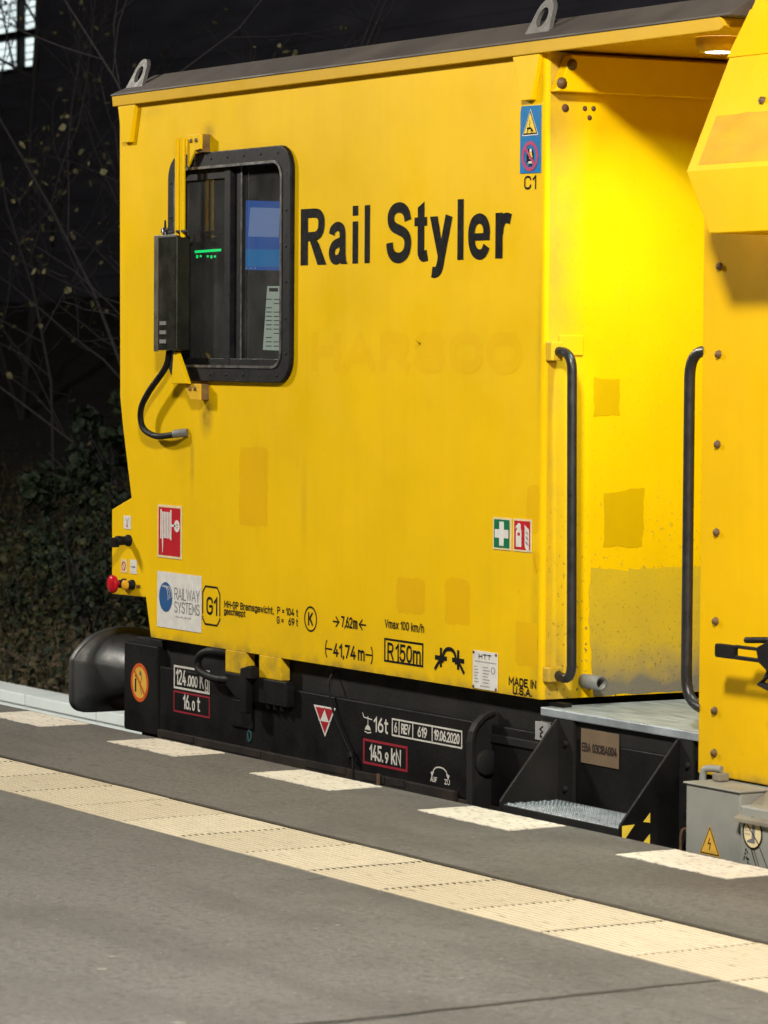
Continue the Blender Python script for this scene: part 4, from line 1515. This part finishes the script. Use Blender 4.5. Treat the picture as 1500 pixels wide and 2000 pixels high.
# weld beads and panel steps along the sill
mb = MB()
mb.box(-2.2, -2.04, .262, YF, .045, .150)
part(mb, 'cover_plate', 'frame_black', 0.003, parent=sill)
mb = MB()
mb.ring(ell(-2.07, .019, .017, .024, 20), ell(-2.07, .019, .010, .016, 20), YF - .004, YF)
part(mb, 'ring_mark', 'teal', parent=sill)
mb = MB()
mb.tube(smooth_path([(-1.455, .292, .318), (-1.445, .26, .27), (-1.40, .258, .17), (-1.33, .257, .09), (-1.265, .256, .026), (-1.245, .25, -.03), (-1.235, .25, -.09)], 5), .0042, 8)
mb.lathe([(0, .014), (.02, .014)], (-1.275, .256, .035), (.6, 0, -1), 8)
part(mb, 'sill_cable', 'rubber')
mb = MB()
for (x0, x1, z) in ((-2.78, -2.50, -.022), (-2.42, -1.95, -.024), (-1.60, -1.30, -.020), (-1.18, -1.02, -.022), (-.98, -.88, -.020)):
    mb = MB()
    mb.box(x0, x1, .249, .2525, z - .030, z - .004)
    part(mb, 'flange_packing', 'frame_brown', 0.001)
mb = MB()
mb.box(-1.065, -1.045, .243, .2485, -.06, -.018)
part(mb, 'flange_clip', 'rust', 0.002)
# cab mount with two yellow tabs in a black cradle
mb = MB()
mb.prism([(-2.215, .255), (-1.73, .255), (-1.715, .235), (-1.72, .160), (-2.12, .160), (-2.205, .205)], 'y', .236, YF)
mb.prism([(-2.032, .285), (-1.965, .300), (-1.945, .295), (-1.945, .25), (-1.985, .25), (-1.985, .115), (-2.032, .115)], 'y', .205, .237)
for k in range(3):
    mb.lathe([(0, .012), (.02, .012), (.021, 0)], (-1.88 + k * .055, .25, .160), (0, 0, -1), 8)
cradle = part(mb, 'cab_mount', 'frame_black', 0.004)
for x0, x1 in ((-2.231, -2.066), (-1.958, -1.790)):
    mb = MB()
    mb.box(x0, x1, .2475, YF + .02, .255, .341)
    part(mb, 'mount_tab', 'yellow', 0.003, parent=cradle)
# hose loop under the cab
mb = MB()
mb.tube(smooth_path([(-2.14, .262, .236), (-2.22, .245, .224), (-2.31, .232, .226), (-2.392, .225, .243), (-2.420, .225, .276), (-2.385, .228, .312), (-2.30, .24, .328), (-2.2, .29, .315)], 6), .0165, 10)
part(mb, 'hose_loop', 'rubber')

# frame lettering
YS = YF - .0012
mb = MB()
mb.ring(rect(-2.707, .149, -2.400, .2425), rect(-2.699, .157, -2.408, .2345), YS, YS + .0006)
text_into(mb, '124', -2.688, .166, -2.600, .062, .0095, YS)
text_into(mb, '.000', -2.592, .166, -2.500, .045, .0085, YS, gap=.2)
text_into(mb, 'K', -2.484, .166, -2.448, .062, .0095, YS)
text_into(mb, 'g', -2.440, .166, -2.412, .060, .0085, YS)
part(mb, 'lettering', 'ink_white', parent=sill)
mb = MB()
mb.ring(rect(-2.708, .055, -2.399, .1405), rect(-2.701, .062, -2.406, .1335), YS, YS + .0006, 1)
text_into(mb, '16.', -2.625, .073, -2.560, .058, .0095, YS)
text_into(mb, '0', -2.549, .073, -2.523, .040, .0085, YS)
text_into(mb, 't', -2.505, .073, -2.480, .058, .0095, YS)
part(mb, 'lettering', ['ink_white', 'kn_red'], parent=sill)
mb = MB()
text_into(mb, '16t', -1.128, .126, -1.026, .054, .0085, YS)
thicken(mb, [(-1.208, .186), (-1.200, .172), (-1.142, .168)], .004, YS)
thicken(mb, [(-1.170, .176), (-1.170, .138)], .004, YS - .0002)
mb.flat([(-1.192, .128), (-1.148, .128), (-1.156, .140), (-1.170, .148), (-1.184, .140)], YS - .0004)
thicken(mb, [(-1.192, .121), (-1.170, .117), (-1.148, .121)], .004, YS)
part(mb, 'lettering', 'ink_white', parent=sill)
mb = MB()
mb.ring(rect(-1.001, .123, -.524, .187), rect(-.995, .129, -.530, .181), YS, YS + .0006)
for xd in (-.950, -.855, -.723):
    mb.flat(rect(xd - .003, .128, xd + .003, .182), YS - .0002)
text_into(mb, '6', -.984, .137, -.963, .037, .0065, YS)
text_into(mb, 'REV', -.935, .137, -.872, .037, .0065, YS)
text_into(mb, '619', -.822, .137, -.758, .037, .0065, YS)
text_into(mb, '19.06.2020', -.712, .137, -.540, .037, .0065, YS, gap=.2)
part(mb, 'lettering', 'ink_white', parent=sill)
mb = MB()
mb.ring(rect(-1.204, .003, -.891, .095), rect(-1.194, .012, -.901, .086), YS, YS + .0006, 1)
text_into(mb, '145.', -1.158, .020, -1.060, .058, .0095, YS)
text_into(mb, '9', -1.048, .020, -1.022, .040, .0085, YS)
text_into(mb, 'kN', -1.005, .020, -.935, .058, .0095, YS)
part(mb, 'lettering', ['ink_white', 'kn_red'], parent=sill)
mb = MB()
arcp = A_(-.668, .012, .050, .032, 172, 8)
thicken(mb, arcp, .005, YS)
mb.flat([(-.731, .022), (-.708, .026), (-.722, .004)], YS - .0002)
mb.flat([(-.604, .022), (-.628, .026), (-.613, .004)], YS - .0002)
text_into(mb, 'AUF', -.733, -.012, -.688, .019, .0038, YS)
text_into(mb, 'ZU', -.638, -.012, -.602, .019, .0038, YS)
part(mb, 'lettering', 'ink_white', parent=sill)
# inverted red triangle
mb = MB()
mb.prism([(-1.568, .185), (-1.406, .185), (-1.483, .073)], 'y', YF - .0025, YF - .0005, 0)
y = YF - .0032
mb.flat([(-1.553, .1785), (-1.421, .1785), (-1.483, .0855)], y, 1)
mb.flat([(-1.513, .134), (-1.456, .134), (-1.4845, .1745)], y - .0004, 0)
thicken(mb, [(-1.525, .1315), (-1.444, .1315)], .005, y - .0006, 0)
thicken(mb, [(-1.518, .136), (-1.4845, .180), (-1.452, .136)], .0035, y - .0006, 2)
thicken(mb, [(-1.483, .120), (-1.483, .105)], .005, y - .0006, 2)
part(mb, 'brake_sign', ['sign_white', 'ink_red', 'kn_red'], parent=sill, label='red and white inverted triangle sign')
# round no-entry sticker on the end box
mb = MB()
xc, zc = -2.995, .147
ye = .262 - .0012
mb.ring(ell(xc, zc, .079, .079, 36), ell(xc, zc, .064, .064, 36), ye, ye + .0008, 0)
mb.flat(ell(xc, zc, .065, .065, 36), ye + .0004, 1)
thicken(mb, [(xc - .047, zc + .047), (xc + .047, zc - .047)], .010, ye - .0006, 0)
mb.flat([(xc - .042, zc - .040), (xc - .030, zc - .040), (xc - .030, zc + .005), (xc - .026, zc + .015), (xc - .040, zc + .015), (xc - .042, zc)], ye - .0003, 2)
mb.flat(ell(xc - .034, zc + .026, .007, .007, 10), ye - .0003, 2)
thicken(mb, [(xc + .008, zc + .050), (xc + .020, zc + .020), (xc + .003, zc - .01), (xc + .018, zc - .045)], .004, ye - .0003, 3)
mb.flat(ell(xc + .008, zc + .038, .010, .010, 10), ye - .0003, 3)
part(mb, 'prohibition_sticker', ['sign_orange', 'sign_amber', 'ink_black', 'plate_brown'], parent=head, label='round orange sticker with a red ring and slash')
# labels near the step
mb = MB()
mb.prism(rect(-.058, .203, .019, .265), 'y', YF - .0030, YF - .0005)
mb.box(-.056, .017, YF - .0005, .298, .2265, .264)
thicken(mb, [(-.012, .250), (-.028, .240), (-.012, .232), (-.026, .224)], .006, YF - .0036, 1)
mb.flat(ell(-.022, .216, .007, .005, 12), YF - .0036, 1)
part(mb, 'small_label', ['ink_faint', 'ink_black'], parent=sill)
mb = MB()
mb.prism(rect(.219, .154, .437, .267), 'y', YF - .004, YF - .0005)
text_into(mb, 'EBA 03CI8A004', .226, .192, .430, .030, .0055, YF - .0047, 1)
part(mb, 'number_plate', ['plate_brown', 'frame_brown'], 0.001, label='brown metal plate with dark number')

# --- buffer
mb = MB()
half = [(0, -.042), (.15, -.042), (.21, -.036), (.242, -.010), (.250, .03), (.250, .165), (.243, .195), (.21, .238), (.15, .285), (.075, .311), (0, .319)]
half = spl(half, 3)
outl = [(.53 + a, b) for a, b in half] + [(.53 - a, b) for a, b in half[-2:0:-1]]
n = len(outl)


def cyl(r):
    out = []
    for (a, b) in outl:
        t = math.atan2(b - .138, a - .53)
        out.append((.53 + r * math.cos(t), .138 + r * math.sin(t)))
    return out


def lerp2(A, Bq, t):
    return [(a[0] + (b[0] - a[0]) * t, a[1] + (b[1] - a[1]) * t) for a, b in zip(A, Bq)]


c11 = cyl(.11)
secs = [(-3.735, lerp2(outl, c11, .55)), (-3.728, lerp2(outl, c11, .25)), (-3.712, lerp2(outl, c11, .04)), (-3.70, outl), (-3.672, outl), (-3.664, lerp2(outl, c11, .03)),
        (-3.660, lerp2(outl, c11, .10)), (-3.650, lerp2(outl, c11, .28)), (-3.63, lerp2(outl, c11, .45)), (-3.59, lerp2(outl, c11, .62)), (-3.53, lerp2(outl, c11, .78)), (-3.47, lerp2(outl, c11, .92)), (-3.42, c11), (-3.30, c11), (-3.30, cyl(.135)), (-3.14, cyl(.135))]
V, Fs = [], []
for x, s_ in secs:
    V += [(x, a, b) for a, b in s_]
for i in range(len(secs) - 1):
    for j in range(n):
        a, b = i * n + j, i * n + (j + 1) % n
        Fs.append((a, a + n, b + n, b))
mb.raw(V, Fs, 0, True)
mb.face([(secs[0][0], a, b) for a, b in secs[0][1]], 0)
part(mb, 'buffer', 'buffer_black', label='black buffer with arched head at the wagon end')

# --- lifting bracket beside the step
mb = MB()
prof = [(.262, -.30), (.186, -.30), (.184, .170), (.190, .205), (.205, .232), (.235, .258), (.275, .272), (.30, .268), (.30, -.30)]
mb.prism(prof, 'x', -.362, -.334)
brk = part(mb, 'lifting_bracket', 'frame_dust', 0.004)
mb = MB()
mb.prism([(.186, -.30), (.1835, .172), (.189, .207), (.2045, .234), (.2345, .2605), (.275, .2745), (.275, .2645), (.239, .250), (.213, .227), (.199, .203), (.195, .170), (.196, -.30)], 'x', -.345, -.322)
part(mb, 'edge_flange', 'frame_dust', parent=brk)
mb = MB()
mb.lathe([(0, .046), (.012, .046), (.016, .040), (.016, 0)], (-.334, .247, .098), (1, 0, 0), 20)
part(mb, 'eye_boss', 'frame_dust', parent=brk)
mb = MB()
mb.box(-.33, -.02, .262, .31, .166, .196)
mb.prism([(-.30, .166), (-.10, .166), (-.15, .10), (-.25, .10)], 'y', .285, .31)
part(mb, 'stay', 'frame_dust', 0.004, parent=brk)

# --- step
step = MB()
step.prism([(.272, -.06), (.036, -.06), (.034, .024), (.040, .034), (.252, .286), (.262, .291), (.272, .291)], 'x', .086, .098)
stp = part(step, 'step', 'frame_dust', 0.002, label='black folding step with bright metal tread')
mb = MB()
mb.prism([(.272, -.06), (.036, -.06), (.034, .024), (.040, .034), (.252, .286), (.262, .291), (.272, .291)], 'x', .778, .790)
part(mb, 'side_plate', 'frame_black', 0.002, parent=stp)
for x0, x1 in ((.098, .190), (.790, .860)):
    mb = MB()
    mb.box(x0, x1, .256, .2695, -.05, .290)
    for z in (.06, .21):
        mb.lathe([(0, .012), (.010, .011), (.011, 0)], (x0 + .05, .256, z), (0, -1, 0), 6)
    part(mb, 'mounting_flange', 'frame_dust', 0.002, parent=stp)
mb = MB()
tz = .016
mb.box(.099, .777, .044, .2555, tz - .022, tz)
tread = part(mb, 'tread', 'tread', 0.002, parent=stp)
mb = MB()
mb.box(.099, .777, .037, .0435, tz - .05, tz - .001)
part(mb, 'tread_lip', 'frame_dust', 0.002, parent=stp)
mb = MB()
for i in range(31):
    for j in range(9):
        xx = .114 + i * .0218 + (.0109 if j % 2 else 0)
        yy = .054 + j * .0235
        if xx > .772:
            continue
        mb.lathe([(-.0005, .0090), (.0045, .0075), (.0055, .0045), (.0012, .0036), (.001, 0)], (xx, yy, tz), (0, 0, 1), 7)
tag(part(mb, 'tread_studs', 'tread', parent=stp), kind='stuff')
# yellow-black hazard stripes on the outer side plate
mb = MB()
xh = .7912
mb.flatx([(.040, .026), (.088, .028), (.046, -.022), (.040, -.022)], xh)
mb.flatx([(.120, .034), (.146, .062), (.146, .030)], xh)
mb.flatx([(.100, -.05), (.146, -.005), (.146, -.05)], xh)
part(mb, 'hazard_stripes', 'sign_yellow', parent=stp)
mb = MB()
mb.tube(smooth_path([(.86, .215, -.08), (.86, .215, -.01), (.862, .222, .012), (.866, .236, .012), (.868, .243, -.01), (.868, .243, -.08)], 4), .005, 6)
part(mb, 'hook', 'rust', parent=stp)

# --- handrails
def bend(p0, p1, p2, p3, r, n=6):
    out = [Vector(p0)]
    pts = [Vector(p0), Vector(p1), Vector(p2), Vector(p3)]
    for i in (1, 2):
        a = (pts[i - 1] - pts[i]).normalized()
        b = (pts[i + 1] - pts[i]).normalized()
        A, Bq = pts[i] + a * r, pts[i] + b * r
        for k in range(n + 1):
            t = k / n
            out.append(A * (1 - t) ** 2 + pts[i] * 2 * t * (1 - t) + Bq * t * t)
    out.append(pts[3])
    return out


mb = MB()
mb.tube(bend((.025, .285, 1.503), (.105, .293, 1.503), (.105, .303, .405), (.030, .296, .425), .062), .0165, 14)
hr = part(mb, 'handrail', 'rail_black', label='black bent handrail on the end wall')
for z0, z1, y1 in ((1.472, 1.536, .303), (.402, .452, .316)):
    mb = MB()
    mb.box(.0005, .036, .256, y1, z0, z1)
    part(mb, 'rail_foot', 'yellow_end', 0.004, parent=hr)
mb = MB()
mb.box(.0005, .006, .308, .405, 1.49, 1.557)
part(mb, 'rail_pad', 'yellow_end', 0.003, parent=hr)
mb = MB()
mb.tube(bend((.905, .262, 1.508), (.815, .262, 1.508), (.815, .262, .405), (.905, .262, .395), .085), .0175, 14)
part(mb, 'handrail', 'rail_black', label='black bent handrail on the yellow housing')
# stub pipe
mb = MB()
mb.lathe([(0, .0245), (.105, .0245), (.105, .017), (.03, .016), (.03, 0)], (.0005, .424, .398), (1, -.02, 0), 18)
part(mb, 'stub_pipe', 'steel_grey')

# patches and grime on the end wall
for k, (poly, mt) in enumerate((([(.452, 1.288), (.557, 1.29), (.553, 1.414), (.452, 1.416)], 'yellow_stain'), ([(.497, .85), (.655, .842), (.660, 1.045), (.497, 1.03)], 'yellow_stain'))):
    mb = MB()
    mb.flatx(jag(poly, .004, .025, 90 + k), .0009)
    part(mb, 'paint_patch', mt, parent=endw)
mb = MB()
mb.flatx(jag([(.463, .346), (1.5, .346), (1.5, .765), (.60, .772), (.598, .765), (.445, .777), (.438, .60), (.452, .457)], .004, .03, 99), .0009)
part(mb, 'grimy_patch', 'grimy_panel', parent=endw, label='grey grimy panel low on the end wall')

# --- yellow equipment housing at the right
mb = MB()
mb.box(.898, 3.2, YC, 2.8, .192, 1.95)
hs = part(mb, 'equipment_housing', 'yellow_housing', 0.004, label='yellow bolted equipment housing at the right edge')
mb = MB()
prof = [(.232, 2.535, 1.15), (.156, 2.393, 1.15), (.002, 2.045, 1.15), (.001, 1.856, 1.272), (.40, 1.856, 1.272), (.60, 2.80, 1.15), (.37, 2.80, 1.15)]
n = len(prof)
mb.raw([(x, y, z) for y, z, x in prof] + [(3.2, y, z) for y, z, x in prof],
       [tuple(range(n))[::-1], tuple(range(n, 2 * n))] + [(i, (i + 1) % n, n + (i + 1) % n, n + i) for i in range(n)])
hood = part(mb, 'hood', 'yellow_housing', 0.004, parent=hs)
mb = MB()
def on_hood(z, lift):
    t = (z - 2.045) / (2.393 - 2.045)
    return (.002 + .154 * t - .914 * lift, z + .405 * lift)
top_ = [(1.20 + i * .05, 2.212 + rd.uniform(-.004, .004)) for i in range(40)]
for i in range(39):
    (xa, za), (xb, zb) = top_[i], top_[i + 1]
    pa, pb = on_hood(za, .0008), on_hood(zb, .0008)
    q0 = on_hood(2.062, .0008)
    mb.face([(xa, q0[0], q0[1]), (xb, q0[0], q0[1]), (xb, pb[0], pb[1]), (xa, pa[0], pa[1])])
part(mb, 'shade_band', 'hood_shade', parent=hs, label='brownish band across the hood, a shadow painted in colour')  # thin sheet that paints a shadow onto the hood slope
mb = MB()
mb.prism([(.152, 2.393), (.236, 2.541), (.240, 2.536), (.158, 2.388)], 'x', 1.145, 3.2)
part(mb, 'hood_lip', 'yellow_housing', parent=hs)
for z in (1.768, 1.498, 1.220, .948, .673, .395, .264):
    mb = MB()
    mb.lathe([(0, .014), (.003, .014), (.003, .0105), (.011, .010), (.012, 0)], (.987, YC, z), (0, -1, 0), 6)
    part(mb, 'bolt', 'bolt_dark', parent=hs)
nv = Vector((0, -.914, .405))
mb = MB()
mb.lathe([(0, .014), (.003, .014), (.003, .0105), (.011, .010), (.012, 0)], (1.41, .0905, 2.245), nv, 6)
part(mb, 'bolt', 'bolt_dark', parent=hs)
# latch handle
mb = MB()
mb.prism(rrect(1.135, .578, 1.235, .620, .008, 3), 'y', .137, .153)
mb.box(1.235, 1.36, .138, .152, .612, .622)
mb.box(1.235, 1.36, .138, .152, .578, .590)
mb.prism([(1.345, .622), (1.41, .648), (1.6, .648), (1.6, .54), (1.42, .548), (1.36, .578)], 'y', .135, .160)
mb.tube([(1.285, .145, .640), (1.42, .145, .650)], .010, 8)
mb.lathe([(0, .05), (.1, .05)], (1.42, .25, .58), (0, -1, 0), 12)
mb.tube([(1.40, .145, .545), (1.36, .145, .515), (1.44, .145, .50)], .012, 8)
part(mb, 'latch_handle', 'rubber', 0.003, parent=hs)
# grey electric boxes at the foot
mb = MB()
mb.box(1.018, 1.296, .12, .30, -.25, .180)
b1 = part(mb, 'electric_box', 'box_grey', 0.006, label='grey electric box with yellow lightning triangle')
mb = MB()
mb.prism([(1.010, .180), (1.30, .180), (1.30, .186), (1.010, .186)], 'y', .114, .30)
part(mb, 'box_lid', 'box_grey', 0.002, parent=b1)
mb = MB()
for k, (s_, mm_) in enumerate(((1.0, 0), (.90, 1), (.80, 0), (.72, 1), (.66, 0))):
    pass
zc_, xc_ = .006, 1.147
for k, (s_, mm_) in enumerate(((1.0, 0), (.93, 1), (.80, 0))):
    mb.flat([(xc_ - .054 * s_, zc_ - .032 * s_), (xc_ + .054 * s_, zc_ - .032 * s_), (xc_, zc_ + .060 * s_)], .1192 - .0004 * k, mm_)
mb.flat([(xc_ - .034, zc_ - .0215), (xc_ + .034, zc_ - .0215), (xc_, zc_ + .037)], .1178, 0)
thicken(mb, [(xc_ + .003, zc_ + .022), (xc_ - .007, zc_ + .003), (xc_ + .006, zc_ + .005), (xc_ - .001, zc_ - .016)], .0035, .1172, 1, square=False)
part(mb, 'voltage_sign', ['sign_amber', 'ink_black'], parent=b1, label='yellow triangle with black lightning bolt')
mb = MB()
mb.box(1.326, 1.9, .10, .30, -.25, .150)
b2 = part(mb, 'electric_box', 'box_grey', 0.006, label='grey electric box with no-step sign and sloped lid')
mb = MB()
mb.prism([(.085, .112), (.30, .235), (.30, .225), (.085, .100)], 'x', 1.312, 1.92)
part(mb, 'box_lid', 'box_lid', 0.002, parent=b2)
mb = MB()
xc, zc = 1.390, .072
ye = .0988
mb.flat(ell(xc, zc, .047, .047, 28), ye, 0)
mb.ring(ell(xc, zc, .049, .049, 28), ell(xc, zc, .043, .043, 28), ye - .0006, ye - .0002, 1)
thicken(mb, [(xc - .033, zc + .031), (xc + .033, zc - .031)], .004, ye - .0009, 1)
mb.flat([(xc - .002, zc + .034), (xc + .013, zc + .034), (xc + .012, zc - .018), (xc + .013, zc - .030), (xc - .026, zc - .030), (xc - .026, zc - .024), (xc - .004, zc - .016)], ye - .0005, 2)
for k in range(2):
    for i in range(3):
        mb.flat(rect(xc - .036 + i * .009, zc + .004 - k * .012, xc - .030 + i * .009, zc + .010 - k * .012), ye - .0004, 3)
part(mb, 'no_step_sign', ['sign_cream', 'ink_black', 'ink_grey', 'ink_faint'], parent=b2)
mb = MB()
thicken(mb, [(1.385, .022), (1.425, -.055)], .004, ye, 0)
thicken(mb, [(1.398, .022), (1.440, -.055)], .004, ye, 1)
thicken(mb, [(1.425, .035), (1.470, -.03)], .003, ye, 0)
rd = random.Random(8)
for k in range(16):
    x, z = 1.345 + rd.random() * .05, -.06 + rd.random() * .08
    mb.flat(jag(ell(x, z, .003, .004, 8), .001, 1, k), ye, 0)
part(mb, 'scratches', ['frame_black', 'rust'], parent=b2)
# connector by the first box
mb = MB()
mb.tube(smooth_path([(1.01, .20, .06), (.995, .20, .15), (1.0, .20, .212), (1.03, .21, .222), (1.065, .22, .222)], 5), .011, 10)
mb.box(1.05, 1.085, .195, .235, .188, .212, 1)
part(mb, 'connector', ['box_grey', 'box_lid'], 0.003, parent=b1)

# ================================================================== THINGS INSIDE THE CAB (seen through the pane)
def xplate(x, pts, thick=.012):
    mb = MB()
    mb.prism(pts, 'x', x - thick, x)
    return mb


mon = empty('monitor', (-2.5, .56, 1.79), 'tilted monitor with blue screen behind the right window pane', 'monitor')
mb = xplate(-2.502, [(.435, 1.806), (.77, 1.806), (.785, 2.102), (.455, 2.102)], .03)
mb.build('casing', 'cab_dark', mon)
mb = MB()
mb.flatx([(.447, 1.818), (.758, 1.818), (.773, 2.092), (.463, 2.092)], -2.501)
mb.build('screen', 'screen_blue', mon)
mb = MB()
mb.flatx([(.485, 1.950), (.622, 1.950), (.628, 2.065), (.493, 2.065)], -2.5004, 0)
mb.flatx([(.455, 1.832), (.70, 1.832), (.70, 1.900), (.455, 1.900)], -2.5007, 1)
for k in range(4):
    mb.flatx([(.452 + k * .02, 1.822), (.460 + k * .02, 1.822), (.460 + k * .02, 1.828), (.452 + k * .02, 1.828)], -2.5, 0)
mb.build('screen_window', ['screen_pale', 'screen_cyan'], mon)
mb = MB()
mb.tube([(-2.56, .60, 1.2), (-2.56, .60, 1.85)], .02, 8)
mb.build('stand', 'cab_dark', mon)
pp = empty('document_sheet', (-2.2, .46, 1.5), 'pale upright paper sheet, made to glow, with a printed table, behind the right pane below the blue screen', 'paper sheet')
mb = MB()
mb.prism([(.390, 1.502), (.62, 1.495), (.625, 1.752), (.408, 1.749)], 'x', -2.2015, -2.2)
mb.build('screen', 'page_glow', pp)  # paper face with added glow so it reads bright in the dark cab
mb = MB()
for k in range(12):
    z = 1.515 + k * .0165
    for j in range(3):
        if (k + j) % 7 == 3:
            continue
        mb.flatx([(.402 + j * .034, z), (.428 + j * .034, z), (.428 + j * .034, z + .0035), (.402 + j * .034, z + .0035)], -2.1996)
mb.flatx([(.415, 1.728), (.455, 1.728), (.455, 1.742), (.415, 1.742)], -2.1996, 1)
mb.build('print', ['ink_faint', 'teal'], pp)
ledo = empty('indicator_bar', (-2.7, .41, 1.87), 'green glowing light bar behind the left window pane', 'indicator light')
mb = xplate(-2.702, [(.335, 1.835), (.49, 1.845), (.49, 1.915), (.335, 1.905)], .03)
mb.build('casing', 'cab_dark', ledo)
mb = MB()
mb.tube([(-2.70, .352, 1.8905), (-2.70, .468, 1.9005)], .005, 8)
mb.build('light_tube', 'led_green', ledo)
mb = MB()
for k in range(6):
    yk = .358 + k * .016
    if k == 2:
        continue
    mb.flatx([(yk, 1.866 + (k % 2) * .004), (yk + .009, 1.866 + (k % 2) * .004), (yk + .009, 1.878), (yk, 1.878)], -2.7012)
mb.build('bar_reflection', 'led_green', ledo)  # the bar's reflection below it, built as glowing marks
pan = empty('switch_panel', (-2.45, .45, 1.4), 'dark switch panel with grey buttons behind the right pane', 'switch panel')
mb = xplate(-2.452, [(.36, 1.42), (.60, 1.42), (.60, 1.76), (.36, 1.76)], .05)
mb.build('casing', 'cab_dark', pan)
for k, z in enumerate((1.475, 1.56, 1.645, 1.715)):
    mb = MB()
    mb.box(-2.452, -2.446, .395, .415, z - .026, z + .026)
    mb.box(-2.452, -2.446, .422, .436, z - .026, z + .026)
    mb.build('button', 'cab_grey', pan)
